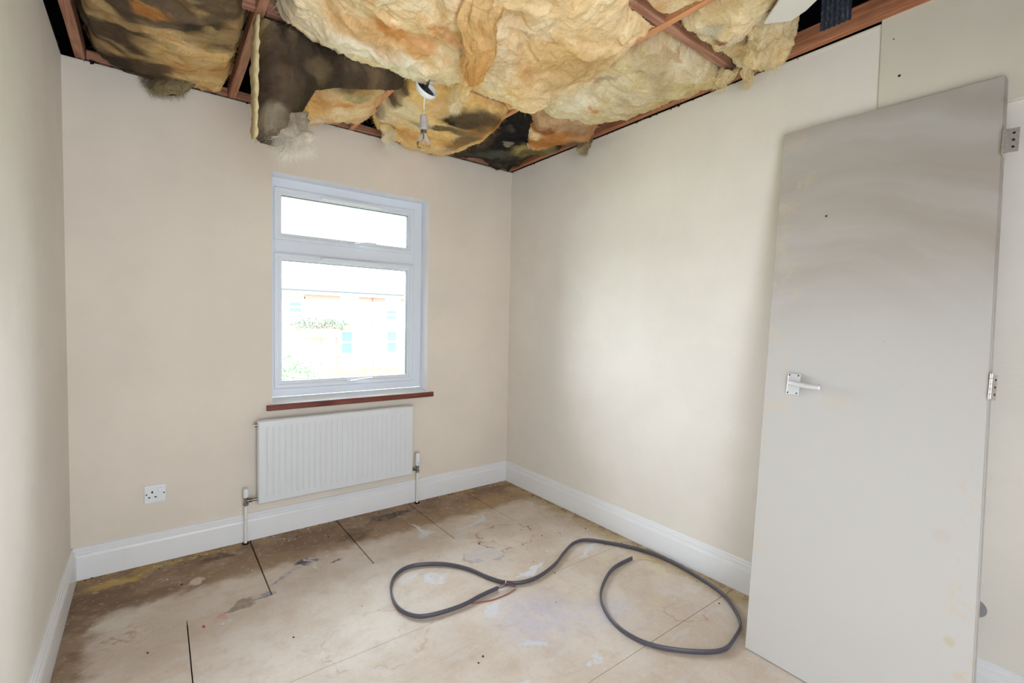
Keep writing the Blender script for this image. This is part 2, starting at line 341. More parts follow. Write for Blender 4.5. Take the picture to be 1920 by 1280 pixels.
for a in ((-.15, RX0, REAR-.12, REAR, -.1, H), (RX1, W+.12, REAR-.12, REAR, -.1, H), (RX0, RX1, REAR-.12, REAR, -.1, RZ0), (RX0, RX1, REAR-.12, REAR, RZ1, H), (RX0-.1, RX1+.1, REAR-.9, REAR-.85, -.1, 2.2), (RX0-.1, RX0, REAR-.9, REAR-.12, -.1, 2.2), (RX1, RX1+.1, REAR-.9, REAR-.12, -.1, 2.2), (RX0, RX1, REAR-.9, REAR-.12, 2.1, 2.2)): box(bm, *a)
struct(link('wall_rear', bm, M['wall']), 'wall behind the camera')
# flush board above the doorway height, standing proud of the right wall
bm = bmesh.new(); box(bm, W-.012, W+.002, REAR, -2.298, 1.967, H+.012); o = struct(link('trim_1', bm, M['panel'], bev=.003), 'painted board over the leaning door')
for y, z in ((-2.36, 2.16), (-2.338, 2.30)):
    bm = bmesh.new(); cyl(bm, (W-.0135, y, z), (W-.011, y, z), .0042 if z < 2.2 else .0022, n=12); keep(link('screw_hole', bm, M['dust']), o)
# loft: dark felt on the rafters over the room
bm = bmesh.new(); box(bm, -.5, W+.5, REAR-.3, .5, 3.25, 3.27); box(bm, -.52, -.5, REAR-.3, .5, H-.2, 3.27); box(bm, W+.5, W+.52, REAR-.3, .5, H-.2, 3.27)
box(bm, -.5, W+.5, .5, .52, H-.2, 3.27); box(bm, -.5, W+.5, REAR-.32, REAR-.3, H-.2, 3.27)
for a in ((-.5, -.12, REAR-.3, .5), (W+.12, W+.5, REAR-.3, .5), (-.12, W+.12, .28, .5), (-.12, W+.12, REAR-.3, REAR-.12)): box(bm, a[0], a[1], a[2], a[3], H-.02, H-.005)
struct(link('ceiling', bm, M['void']), 'dark roof felt above the bare joists')

for nm, d in (('trim_2', (0, W, -.0015, .0, H-.007, H+.001)), ('trim_3', (W-.0015, W, -2.297, 0, H-.007, H+.001))): struct(boxo(nm, d, M['board']), 'thin white torn plaster edge along the wall top')
# skirting
SK = [(0, .150), (.006, .150), (.0095, .147), (.0095, .137), (.0135, .133), (.0135, .124), (.0110, .122), (.0110, .119), (.0165, .116), (.0195, .106), (.0195, 0), (0, 0)]
def skirt(name, length, mat4, label):
    bm = bmesh.new(); R = [[bm.verts.new((x, -a, z)) for a, z in SK] for x in (0, length)]
    n = len(SK)
    for i in range(n): bm.faces.new((R[0][i], R[0][(i+1) % n], R[1][(i+1) % n], R[1][i]))
    bm.faces.new(R[0]); bm.faces.new(R[1][::-1]); o = link(name, bm, M['gloss']); o.matrix_world = mat4; return struct(o, label)
skirt('baseboard_back', W, Matrix.Identity(4), 'white moulded skirting under the window')
skirt('baseboard_right', -REAR, Matrix.Translation((W, 0, 0)) @ Matrix.Rotation(-PI/2, 4, 'Z'), 'white moulded skirting along the right wall')
skirt('baseboard_left', -REAR, Matrix.Rotation(LW, 4, 'Z') @ Matrix.Translation((0, REAR, 0)) @ Matrix.Rotation(PI/2, 4, 'Z'), 'white moulded skirting along the left wall')

# floor: chipboard sheets laid over a dark void
fl = empty('floor', (0, 0, 0), 'bare chipboard floor with brown stains and paint splashes', kind='structure')
bm = bmesh.new(); box(bm, -.05, W+.05, REAR, .05, -.06, -.024); keep(link('subfloor', bm, M['subfloor']), fl)
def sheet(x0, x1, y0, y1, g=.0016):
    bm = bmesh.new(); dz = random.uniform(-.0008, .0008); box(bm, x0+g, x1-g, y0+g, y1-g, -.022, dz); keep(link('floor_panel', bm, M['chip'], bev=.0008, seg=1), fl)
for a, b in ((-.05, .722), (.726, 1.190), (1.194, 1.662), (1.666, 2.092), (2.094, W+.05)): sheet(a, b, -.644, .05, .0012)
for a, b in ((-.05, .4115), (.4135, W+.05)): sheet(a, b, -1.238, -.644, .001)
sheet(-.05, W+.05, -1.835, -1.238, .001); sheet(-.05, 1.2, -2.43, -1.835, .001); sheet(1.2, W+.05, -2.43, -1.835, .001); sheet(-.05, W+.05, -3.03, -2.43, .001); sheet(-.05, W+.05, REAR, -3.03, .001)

# ------------------------------------------------------------------ window
win = empty('window_1', (1.32, .13, .75), 'white plastic two light casement window', kind='structure')
FY = .10
def ring(bm, x0, x1, z0, z1, w, y0, y1, l=None, r=None, t=None, b=None):
    l = w if l is None else l; r = w if r is None else r; t = w if t is None else t; b = w if b is None else b
    def loop(x0, x1, z0, z1, y): return [bm.verts.new(p) for p in ((x0, y, z0), (x1, y, z0), (x1, y, z1), (x0, y, z1))]
    O0 = loop(x0, x1, z0, z1, y0); I0 = loop(x0+l, x1-r, z0+b, z1-t, y0); O1 = loop(x0, x1, z0, z1, y1); I1 = loop(x0+l, x1-r, z0+b, z1-t, y1)
    for i in range(4):
        j = (i+1) % 4
        bm.faces.new((O0[i], O0[j], I0[j], I0[i])); bm.faces.new((O1[j], O1[i], I1[i], I1[j])); bm.faces.new((O0[j], O0[i], O1[i], O1[j])); bm.faces.new((I0[i], I0[j], I1[j], I1[i]))
bm = bmesh.new(); ring(bm, WX0, WX1, .768, WZ1, .03, FY, FY+.07, l=.03, r=.062, t=.052, b=.050)
box(bm, WX0+.028, WX1-.06, FY, FY+.07, 1.606, 1.69)
box(bm, WX0+.028, WX1-.06, FY-.006, FY+.004, 1.612, 1.622)
keep(link('window_frame', bm, M['upvc'], bev=.003), win)
def sash(x0, x1, z0, z1):
    bm = bmesh.new(); ring(bm, x0, x1, z0, z1, .024, FY-.012, FY+.05); ring(bm, x0+.018, x1-.018, z0+.018, z1-.018, .022, FY-.004, FY+.045)
    s = keep(link('sash', bm, M['upvc'], bev=.0025), win)
    bm = bmesh.new(); ring(bm, x0+.037, x1-.037, z0+.037, z1-.037, .004, FY+.0, FY+.03); g = keep(link('gasket', bm, M['seal']), s)
    bm = bmesh.new(); box(bm, x0+.03, x1-.03, FY+.012, FY+.018, z0+.03, z1-.03); g = link('pane', bm, M['glass']); g.parent = s
    return s
for o_ in (sash(.869, 1.737, 1.688, 1.987), sash(.869, 1.737, .820, 1.612)): pass
def vent(x0, x1, z):
    bm = bmesh.new(); box(bm, x0, x1, FY-.030, FY-.010, z-.007, z+.007); box(bm, x0+.012, x1-.006, FY-.034, FY-.012, z+.005, z+.009)
    cyl(bm, (x0+.012, FY-.036, z+.002), (x0+.012, FY-.028, z+.002), .006, n=12)
    keep(link('trickle_vent', bm, M['plastic'], bev=.002), win)
vent(1.125, 1.50, 1.963); vent(1.125, 1.50, 1.596)
def whandle(x, z):
    bm = bmesh.new(); box(bm, x-.035, x+.025, FY-.022, FY-.010, z-.010, z+.010); s = keep(link('handle_base', bm, M['plastic'], bev=.003), win)
    bm = bmesh.new(); sweep(bm, smooth_path([(x-.008, FY-.018, z), (x-.004, FY-.040, z), (x+.02, FY-.058, z+.006), (x+.06, FY-.062, z+.013), (x+.12, FY-.056, z+.015)], 5), [(a*1.0, b*.62) for a, b in circ(.0085, 10)])
    h = link('window_handle', bm, M['plastic'], smooth=True); h.parent = s
whandle(1.335, 1.706); whandle(1.318, .843)
sill = empty('window_sill', (1.32, 0, .715), kind='structure')
bm = bmesh.new(); vv = box(bm, WX0, WX1, -.022, .10, .722, .748)
for v in vv:
    if v.co.y > .05 and v.co.z > .74: v.co.z = .769
box(bm, .812, 1.838, -.022, 0, .722, .748); keep(link('sill_board', bm, M['gloss'], bev=.002), sill)
bm = bmesh.new(); box(bm, .808, 1.842, -.034, -.0218, .714, .7465); keep(link('sill_nosing', bm, M['mahog'], bev=.003), sill)['label'] = 'reddish brown unpainted nosing'

# ------------------------------------------------------------------ radiator
rad = empty('radiator', (1.215, -.06, .2), 'white ribbed panel radiator on the wall under the window', 'radiator')
RXa, RXb, RZa, RZb, RY = .757, 1.672, .212, .672, -.078
bm = bmesh.new(); nfl = 27; marg = .035; pitch = (RXb-RXa-2*marg)/nfl
cols = [RXa, RXa+.006, RXa+marg]; dep = [.0, .0, .0]
ys = [RY+.010, RY, RY]
for i in range(nfl):
    x = RXa+marg+i*pitch
    for f_, d in ((.10, 0), (.20, .0038), (.30, .0042), (.42, 0)): cols.append(x+f_*pitch); ys.append(RY+d)
cols += [RXb-marg, RXb-.006, RXb]; ys += [RY, RY, RY+.010]
rows = [(RZa, 0, .010), (RZa+.006, 0, 0), (RZa+.030, 0, 0), (RZa+.040, 1, 0), (RZb-.045, 1, 0), (RZb-.033, 0, 0), (RZb-.006, 0, 0), (RZb, 0, .010)]
G = []
for z, k_, e in rows:
    G.append([bm.verts.new((x, max(RY+e, RY+(y-RY)*(k_ if abs(x-RXa) > .01 and abs(x-RXb) > .01 else 1)), z)) for x, y in zip(cols, ys)])
for A, B in zip(G, G[1:]):
    for i in range(len(A)-1): bm.faces.new((A[i], A[i+1], B[i+1], B[i]))
be = [bm.verts.new(p) for p in ((RXa, RY+.026, RZa), (RXb, RY+.026, RZa), (RXb, RY+.026, RZb), (RXa, RY+.026, RZb))]
bm.faces.new(be); bm.faces.new([be[0]]+[v for v in G[0]]+[be[1]]); bm.faces.new([be[3]]+[v for v in G[-1]]+[be[2]])
bm.faces.new([be[0], be[3]]+[r[0] for r in G[::-1]]); bm.faces.new([be[1], be[2]]+[r[-1] for r in G[::-1]])
keep(link('panel', bm, M['rad']), rad)
bm = bmesh.new()
for i in range(30):
    x = RXa+.03+i*.0292; box(bm, x, x+.0016, RY+.027, RY+.05, RZa+.05, RZb-.04); box(bm, x, x+.016, RY+.048, RY+.0496, RZa+.05, RZb-.04)
keep(tag(link('convector_fins', bm, M['rad']), kind='stuff'), rad)
bm = bmesh.new(); box(bm, RXa+.01, RXb-.01, RY+.012, RY+.052, RZb-.012, RZb-.002)
for i in range(26): box(bm, RXa+.03+i*.033, RXa+.05+i*.033, RY+.018, RY+.046, RZb-.003, RZb-.0005)
keep(link('top_grille', bm, M['rad']), rad)
for x in (RXa+.12, RXb-.12):
    bm = bmesh.new(); box(bm, x-.015, x+.015, RY+.05, .0, RZa+.06, RZb-.09); keep(link('wall_bracket', bm, M['rad'], bev=.001), rad)
bm = bmesh.new(); cyl(bm, (RXa-.012, RY+.02, RZb-.024), (RXa+.002, RY+.02, RZb-.024), .0105, n=16); cyl(bm, (RXa-.018, RY+.02, RZb-.024), (RXa-.010, RY+.02, RZb-.024), .005, n=4); keep(link('bleed_valve', bm, M['chrome']), rad)
def valve(name, x, ex, ztop, kind, label):
    y = -.052; zc = .238; s = 1 if ex > x else -1
    r = empty(name, (x, y, 0), label, 'radiator valve')
    bm = bmesh.new(); tube(bm, [(x-.002*s, y+.004, -.02), (x-.001, y+.001, .1), (x, y, zc-.018)], .0078, n=14); keep(link('pipe', bm, M['pipe'], smooth=True), r)
    bm = bmesh.new(); lathe(bm, [(0, -.026), (.011, -.026), (.0135, -.022), (.0135, -.012), (.010, -.010), (.010, .012), (.013, .014), (.013, .022), (0, .022)], (x, y, zc), n=6 if kind == 'lock' else 8)
    cyl(bm, (x, y, zc), (x+s*.018, y, zc), .008); cyl(bm, (x+s*.014, y, zc), (x+s*.030, y, zc), .0125, n=6); cyl(bm, (x+s*.028, y, zc), (ex, y, zc), .008)
    keep(link('valve_body', bm, M['chrome'], bev=.0008), r)
    bm = bmesh.new()
    if kind == 'lock': lathe(bm, [(0, .020), (.0125, .020), (.0135, .024), (.0135, .062), (.0115, .066), (0, .066)], (x, y, zc), n=24)
    else:
        prof = [(0, .020), (.0115, .020), (.012, .034), (.0155, .038)]
        for i in range(6): prof += [(.0165, .040+i*.011), (.0165, .046+i*.011), (.0148, .047+i*.011), (.0148, .050+i*.011)]
        prof += [(.0155, .106), (.012, .108), (0, .108)]; lathe(bm, prof, (x, y, zc), n=24)
    keep(link('cap', bm, M['plastic'], smooth=False), r)
    bm = bmesh.new(); lathe(bm, [(.0078, 0), (.017, 0), (.018, .003), (.0078, .006)], (x-.002*s, y+.004, 0), n=16); keep(link('floor_collar', bm, M['dust']), r)
    return r
valve('lockshield_valve', .702, RXa+.012, .285, 'lock', 'chrome valve with plain white cap and pipe at the left end of the radiator')
valve('thermostatic_valve', 1.716, RXb-.012, .345, 'trv', 'chrome valve with ribbed white head and pipe at the right end of the radiator')

# ------------------------------------------------------------------ socket
sk = empty('wall_socket', (.312, 0, .345), 'white single wall socket with switch low on the wall left of the radiator', 'socket')
bm = bmesh.new(); box(bm, .268, .356, -.010, 0, .302, .392); keep(link('faceplate', bm, M['plastic'], bev=.003, seg=3), sk)
bm = bmesh.new(); box(bm, .325, .338, -.0145, -.009, .352, .376); s_ = keep(link('switch', bm, M['plastic'], bev=.0015), sk)
for x, z, r in ((.277, .347, .0035), (.347, .347, .0035)):
    bm = bmesh.new(); cyl(bm, (x, -.0112, z), (x, -.0095, z), r, n=14); keep(link('screw', bm, M['seal']), sk)
for x, z, a, b in ((.300, .356, .0032, .0055), (.288, .331, .0045, .0028), (.313, .331, .0045, .0028)):
    bm = bmesh.new(); box(bm, x-a, x+a, -.0108, -.0095, z-b, z+b); keep(link('pin_slot', bm, M['hole']), sk)

# ------------------------------------------------------------------ leaning door
B0, B1 = Vector((2.118, -2.069, .004)), Vector((2.107, -2.690, .004)); T0, T1 = Vector((2.460, -1.985, 2.056)), Vector((2.462, -2.636, 2.043))
dr = empty('door_leaf', (2.115, -2.38, 0), 'off-white flush door taken off its frame and leaning on the right wall', 'door')
up = (T0-B0).normalized(); ac = (B1-B0).normalized(); nr = up.cross(ac).normalized()
if nr.x < 0: nr = -nr
TH = .038; L = (T0-B0).length
DW = .65
up = nr.cross(-ac).normalized() if nr.cross(-ac).z > 0 else nr.cross(ac).normalized()
DM = Matrix((ac, nr, up)).transposed().to_4x4(); DM.translation = B0
Di = DM.inverted()
def dpt(u, v, d): return B0.lerp(B1, u).lerp(T0.lerp(T1, u), v)+nr*d      # u across, v up, d into the door
bm = bmesh.new(); c8 = [bm.verts.new(Di @ dpt(u, v, d)) for u, v, d in ((0,0,0),(1,0,0),(1,0,TH),(0,0,TH),(0,1,0),(1,1,0),(1,1,TH),(0,1,TH))]
for f in ((3,2,1,0),(4,5,6,7),(0,1,5,4),(1,2,6,5),(2,3,7,6),(3,0,4,7)): bm.faces.new([c8[i] for i in f])
slab = link('door_slab', bm, M['door'], bev=.0015); slab.parent = dr; slab.matrix_local = Matrix.Translation(-dr.location) @ DM
bm = bmesh.new()
for a in ((-.0005, .032),):
    c = [bm.verts.new(Di @ dpt(u, v, d)) for u, v, d in ((1.0005,0.002,.004),(1.0005,.998,.004),(1.0005,.998,TH-.004),(1.0005,.002,TH-.004),(1.004,.002,.004),(1.004,.998,.004),(1.004,.998,TH-.004),(1.004,.002,TH-.004))]
    for f in ((0,1,2,3),(7,6,5,4),(0,4,5,1),(1,5,6,2),(2,6,7,3),(3,7,4,0)): bm.faces.new([c[i] for i in f])
e_ = link('edge_lipping', bm, M['door']); e_.parent = dr; e_.matrix_local = Matrix.Translation(-dr.location) @ DM
def dobj(name, bm, mat, parent=None, **k):
    o = link(name, bm, mat, **k); p = parent or dr; o.parent = p; o.matrix_local = (Matrix.Translation(-dr.location) @ DM) if p is dr else Matrix.Identity(4); return o
# handle: plate at u~.07, z~1.01 along the slab
hx, hz = .063, .0
plane_z = 1.028
bm = bmesh.new(); box(bm, hx-.023, hx+.023, -.009, 0, plane_z-.042, plane_z+.042); pl = dobj('handle_plate', bm, M['alu'], bev=.004, seg=3)
bm = bmesh.new(); cyl(bm, (hx, -.008, plane_z+.002), (hx, -.028, plane_z+.002), .010, n=20)
sweep(bm, smooth_path([(hx-.004, -.034, plane_z+.002), (hx+.02, -.038, plane_z+.001), (hx+.06, -.040, plane_z-.003), (hx+.105, -.039, plane_z-.004)], 5), [(a*.75, b*1.15) for a, b in circ(.0085, 12)])
dobj('lever', bm, M['alu'], pl, smooth=True)
for dx in (-.016, .016):
    for dz in (-.034, .034):
        bm = bmesh.new(); cyl(bm, (hx+dx, -.0102, plane_z+dz), (hx+dx, -.0085, plane_z+dz), .0032, n=10); dobj('screw', bm, M['seal'], pl)
bm = bmesh.new(); lathe(bm, [(0, 0), (.024, 0), (.024, .006), (.012, .008), (.012, .016), (0, .016)], (hx, TH, plane_z), (0, 1, 0)); dobj('back_rose', bm, M['alu'])
for zz, op in ((1.842, 1.0), (1.085, .35)):
    xe = (DM.inverted() @ dpt(1, zz/L, 0)).x
    bm = bmesh.new(); box(bm, xe+.002, xe+.0045, .004, TH-.002, zz-.038, zz+.038)
    h = dobj('hinge', bm, M['brass'], bev=.0005)
    bm = bmesh.new()
    for i in range(5): cyl(bm, (xe+.006, .0, zz-.038+i*.0154), (xe+.006, .0, zz-.038+i*.0154+.0145), .0048, n=14)
    dobj('knuckle', bm, M['brass'], h)
    a = math.radians(8 if op > .5 else 80); bm = bmesh.new(); vv = box(bm, 0, .030, -.0012, .0012, zz-.038, zz+.038)
    for v in vv: v.co = Vector((xe+.008+v.co.x*math.cos(a)-v.co.y*math.sin(a), .0+v.co.x*math.sin(a)+v.co.y*math.cos(a), v.co.z))
    dobj('free_leaf', bm, M['brass'], h)
    for dz in (-.022, 0, .022):
        bm = bmesh.new(); c_ = Vector((xe+.008+.018*math.cos(a), .018*math.sin(a), zz+dz)); n_ = Vector((math.sin(a), -math.cos(a), 0)); cyl(bm, c_+n_*.0008, c_+n_*.0022, .0035, n=10); dobj('screw_hole', bm, M['hole'], h)
# round blanking disc on the wall beyond the door
bm = bmesh.new(); lathe(bm, [(0, .003), (.028, .003), (.031, 0), (0, 0)], (W, -2.635, .312), (-1, 0, 0), n=32); tag(link('wall_disc', bm, M['disc']), 'grey round disc low on the right wall behind the door edge', 'cover')

# ------------------------------------------------------------------ grey cable on the floor
cp = [(1.566, -1.203), (1.465, -1.209), (1.374, -1.222), (1.274, -1.215), (1.188, -1.189), (1.145, -1.128), (1.136, -1.039), (1.167, -.922), (1.229, -.833), (1.308, -.799), (1.397, -.825), (1.482, -.891), (1.545, -.991), (1.582, -1.110), (1.623, -1.190), (1.69, -1.232), (1.785, -1.237), (1.923, -1.20), (2.051, -1.136), (2.169, -1.09), (2.259, -1.108), (2.345, -1.223), (2.412, -1.352), (2.440, -1.506), (2.425, -1.669), (2.384, -1.828), (2.321, -1.941), (2.244, -2.005), (2.141, -2.035), (2.023, -2.031), (1.924, -1.971), (1.833, -1.87), (1.801, -1.769), (1.818, -1.659), (1.885, -1.546), (1.989, -1.466), (2.141, -1.397), (2.301, -1.386)]
cp = [p if p[0] < 2.10 or p[1] > -1.9 else (p[0]-.012, p[1]+.012) for p in cp]
cb = empty('cable', (1.8, -1.4, 0), 'grey flat electric cable lying in two loops on the bare floor', 'cable')
hw, hh, rr = .0042, .0105, .003
cprof = [(-hw+rr, -hh), (hw-rr, -hh), (hw, -hh+rr), (hw, hh-rr), (hw-rr, hh), (-hw+rr, hh), (-hw, hh-rr), (-hw, -hh+rr)]
bm = bmesh.new(); sweep(bm, smooth_path([(x, y, .0115) for x, y in cp], 8), cprof, roll=lambda t: .12*math.sin(9*t)); keep(link('sheath', bm, M['cable'], smooth=True), cb)
for pts, mt in (([(1.566, -1.203, .012), (1.60, -1.205, .02), (1.632, -1.224, .018), (1.642, -1.246, .008)], 'brown'), ([(1.566, -1.206, .010), (1.60, -1.213, .012), (1.622, -1.222, .016), (1.636, -1.238, .010)], 'blue'),
                ([(1.41, -1.222, .004), (1.494, -1.251, .003), (1.57, -1.256, .003), (1.636, -1.248, .004)], 'brown'), ([(1.61, -1.206, .02), (1.622, -1.19, .024), (1.628, -1.176, .02)], 'cream'),
                ([(2.301, -1.386, .012), (2.345, -1.387, .016), (2.378, -1.412, .010), (2.388, -1.44, .003)], 'cream'), ([(2.301, -1.389, .008), (2.34, -1.40, .006), (2.372, -1.425, .004), (2.382, -1.452, .003)], 'cream')):
    bm = bmesh.new(); tube(bm, pts, .0022, n=8); keep(link('core', bm, M[mt], smooth=True), cb)

# ------------------------------------------------------------------ numpy noise and mineral wool
def vnoise(p, seed):
    p = np.asarray(p, float); i = np.floor(p).astype(np.int64); f = p-i; f = f*f*(3-2*f)
    def hsh(ix, iy, iz):
        n = (ix*374761393+iy*668265263+iz*2147483647+seed*1274126177) & 0xffffffff
        n = ((n ^ (n >> 13))*1274126177) & 0xffffffff; n = n ^ (n >> 16); return (n & 0xffff)/65535.0
    r = 0
    for dx in (0, 1):
        wx = f[:, 0] if dx else 1-f[:, 0]
        for dy in (0, 1):
            wy = f[:, 1] if dy else 1-f[:, 1]
            for dz in (0, 1): r = r+wx*wy*(f[:, 2] if dz else 1-f[:, 2])*hsh(i[:, 0]+dx, i[:, 1]+dy, i[:, 2]+dz)
    return r
def fbm(p, seed, oct=4, gain=.5):
    s, a, t = 0, 1, 0; q = np.asarray(p, float)
    for o_ in range(oct): s = s+a*vnoise(q, seed+o_*17); t += a; a *= gain; q = q*2.03+11.3
    return s/t
def sstep(x, a, b): t = np.clip((x-a)/(b-a), 0, 1); return t*t*(3-2*t)
def polydist(P, poly):
    poly = np.array(poly, float); n = len(poly); d = np.full(len(P), 1e9); ins = np.zeros(len(P), bool)
    for i in range(n):
        a, b = poly[i], poly[(i+1) % n]; ab = b-a; t = np.clip(((P-a)@ab)/(ab@ab), 0, 1); d = np.minimum(d, np.hypot(*(P-a-t[:, None]*ab).T))
        c = ((a[1] > P[:, 1]) != (b[1] > P[:, 1])); x = (b[0]-a[0])*(P[:, 1]-a[1])/((b[1]-a[1])+1e-12)+a[0]; ins ^= c & (P[:, 0] < x)
    return np.where(ins, d, -d)
LIN = lambda c: np.array(srgb(*c))
CREAM, PALE, YEL, AMB, TAN = (250, 228, 188), (252, 240, 220), (250, 214, 148), (218, 150, 82), (234, 200, 152)
GREY, DGREY, BLK, GRN, BEI = (112, 96, 78), (80, 68, 56), (48, 46, 44), (104, 98, 80), (210, 194, 160)
def mesh_np(name, V, F, colr, mat, parent, smooth=True):
    me = bpy.data.meshes.new(name); me.vertices.add(len(V)); me.vertices.foreach_set('co', np.asarray(V, np.float32).ravel())
    k = F.shape[1]; me.loops.add(F.size); me.loops.foreach_set('vertex_index', F.ravel().astype(np.int32)); me.polygons.add(len(F))
    me.polygons.foreach_set('loop_start', np.arange(0, F.size, k, dtype=np.int32)); me.update(calc_edges=True); me.validate()
    at = me.color_attributes.new('Col', 'FLOAT_COLOR', 'POINT'); at.data.foreach_set('color', np.c_[np.clip(colr, 0, 1), np.ones(len(V))].astype(np.float32).ravel())
    if smooth: me.polygons.foreach_set('use_smooth', np.ones(len(F), bool))
    me.materials.append(mat); o = bpy.data.objects.new(name, me); COL.objects.link(o)
    if parent is not None: o.parent = parent; o.matrix_parent_inverse = Matrix.Translation(-parent.location)
    return o
def strands(name, starts, dirs, cols, parent, length=(.02, .06), width=.0007, curl=.5, seg=5, rng=None):
    rng = rng or np.random.RandomState(len(starts)+3); n = len(starts); P = np.array(starts, float); D = np.array(dirs, float); D /= np.linalg.norm(D, axis=1)[:, None]+1e-9
    Ls = rng.uniform(*length, n)/seg; turn = rng.normal(0, curl, (n, 3)); view = P-np.array(CAM); V = []; C = []
    side = np.cross(D, view+rng.normal(0, .8, (n, 3))); side /= np.linalg.norm(side, axis=1)[:, None]+1e-9
    for s in range(seg+1):
        wd = width*(1-s/(seg+.6)); V += [P-side*wd, P+side*wd]; C += [cols, cols]
        D = D+turn*.25+rng.normal(0, .14, (n, 3)); D /= np.linalg.norm(D, axis=1)[:, None]; P = P+D*Ls[:, None]
    V = np.stack(V, 1).reshape(-1, 3); C = np.stack(C, 1).reshape(-1, 3); m = 2*(seg+1); b = (np.arange(n)*m)[:, None]
    F = np.concatenate([b+np.array([2*s, 2*s+1, 2*s+3, 2*s+2]) for s in range(seg)], 0)
    o = mesh_np(name, V, F, C, M['strand'], parent, False); o['kind'] = 'stuff'; return o
def quilt(name, label, poly, z0, base, patches=(), sag=.03, rim=.06, relief=.02, step=.0065, seed=1, wall=None, fib=1400, stretch=(1, 1), rag=.02, tilt=(0, 0), fringe=0, rimw=.05, swirl=.09, curve=None, vein=((206, 146, 74), (240, 230, 204)), va=(.55, .55)):
    """wool batt: local (a,b) plan -> (x,y) with thickness downwards, or wall=y0: (a,b)=(x,z) with thickness towards the room"""
    poly = np.array(poly, float); lo, hi = poly.min(0)-.02, poly.max(0)+.02
    nx, ny = [int((hi[i]-lo[i])/step)+1 for i in (0, 1)]
    A, B = np.meshgrid(np.linspace(lo[0], hi[0], nx), np.linspace(lo[1], hi[1], ny)); P = np.c_[A.ravel(), B.ravel()]
    P3 = np.c_[P, np.full(len(P), seed*.731)]
    d = polydist(P, poly)+(fbm(P3*13, seed+5, 5, .65)-.5)*2.6*rag
    dg = d.reshape(ny, nx); gy, gx = np.gradient(dg, (hi[1]-lo[1])/(ny-1), (hi[0]-lo[0])/(nx-1)); g2 = (gx**2+gy**2).ravel()+.05
    ed_ = (d <= 0) & (d > -1.3*step); mv = np.clip(-d/g2, 0, 1.6*step)*ed_; P = P+np.c_[gx.ravel()*mv, gy.ravel()*mv]; d = np.where(ed_, 1e-5, d)
    wx = fbm(P3*5, seed+1, 3)-.5; wy = fbm(P3*5, seed+2, 3)-.5
    Q = P3.copy(); Q[:, 0] = (P3[:, 0]+wx*swirl*2)*stretch[0]; Q[:, 1] = (P3[:, 1]+wy*swirl*2)*stretch[1]
    r1 = 1-np.abs(2*fbm(Q*6, seed+3, 4, .55)-1)*2.2; r2 = fbm(Q*17, seed+4, 4, .6)-.5; lump = fbm(P3*3.2, seed+6, 2)-.5
    big_ = 1-np.abs(2*fbm(np.c_[Q[:, :2]*2.6, Q[:, 2]+3], seed+12, 3, .5)-1)*2.6
    rel = relief*(np.clip(r1, -1, 1)*.55+r2*1.0+np.clip(big_, -1, 1)*.75)+lump*relief*2.2
    h = sag*sstep(d, 0, .22)+rel*sstep(d, 0, .05)-rim*(1-sstep(d, 0, rimw))**1.5
    colr = np.tile(LIN(base), (len(P), 1)); W2 = P+np.c_[wx, wy]*.10+np.c_[fbm(P3*22, seed+9, 3)-.5, fbm(P3*22, seed+10, 3)-.5]*.05
    for (cx, cy, rx, ry, ang, col, amt) in patches:
        u = (W2[:, 0]-cx)*math.cos(ang)+(W2[:, 1]-cy)*math.sin(ang); v = -(W2[:, 0]-cx)*math.sin(ang)+(W2[:, 1]-cy)*math.cos(ang)
        m = (1-sstep(np.hypot(u/rx, v/ry), .55, 1.15))*amt; colr = colr*(1-m[:, None])+LIN(col)*m[:, None]
    va_ = sstep(fbm(np.c_[Q[:, :2]*3.3, Q[:, 2]+8], seed+14, 4, .55), .50, .66)*va[0]; vb_ = sstep(fbm(np.c_[Q[:, :2]*4.1, Q[:, 2]+14], seed+15, 4, .55), .50, .64)*va[1]
    colr = colr*(1-va_[:, None])+LIN(vein[0])*va_[:, None]; colr = colr*(1-vb_[:, None])+LIN(vein[1])*vb_[:, None]
    # torn hollows show deeper amber wool, ridges are paler
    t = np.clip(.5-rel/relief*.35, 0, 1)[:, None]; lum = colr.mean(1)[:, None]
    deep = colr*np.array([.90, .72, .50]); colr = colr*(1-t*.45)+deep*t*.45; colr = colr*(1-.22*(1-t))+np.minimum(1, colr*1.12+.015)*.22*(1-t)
    if wall is None: V = np.c_[P, z0-h+tilt[0]*(P[:, 0]-poly[:, 0].mean())+tilt[1]*(P[:, 1]-poly[:, 1].mean())]
    else: V = np.c_[P[:, 0], wall-h+tilt[0]*(P[:, 0]-poly[:, 0].mean())+tilt[1]*(P[:, 1]-poly[:, 1].mean()), P[:, 1]]
    if curve is not None: V = curve(V, P)
    ok = d > 0; idx = np.arange(nx*ny).reshape(ny, nx); F = np.stack([idx[:-1, :-1], idx[:-1, 1:], idx[1:, 1:], idx[1:, :-1]], -1).reshape(-1, 4)
    F = F[ok[F].all(1)]; used = np.unique(F); mp = -np.ones(nx*ny, int); mp[used] = np.arange(len(used)); F = mp[F]
    cen = V[used].mean(0); root = empty(name, tuple(cen), label, 'insulation')
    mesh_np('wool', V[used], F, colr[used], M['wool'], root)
    rng = np.random.RandomState(seed+50)
    fib = int(fib*.5)
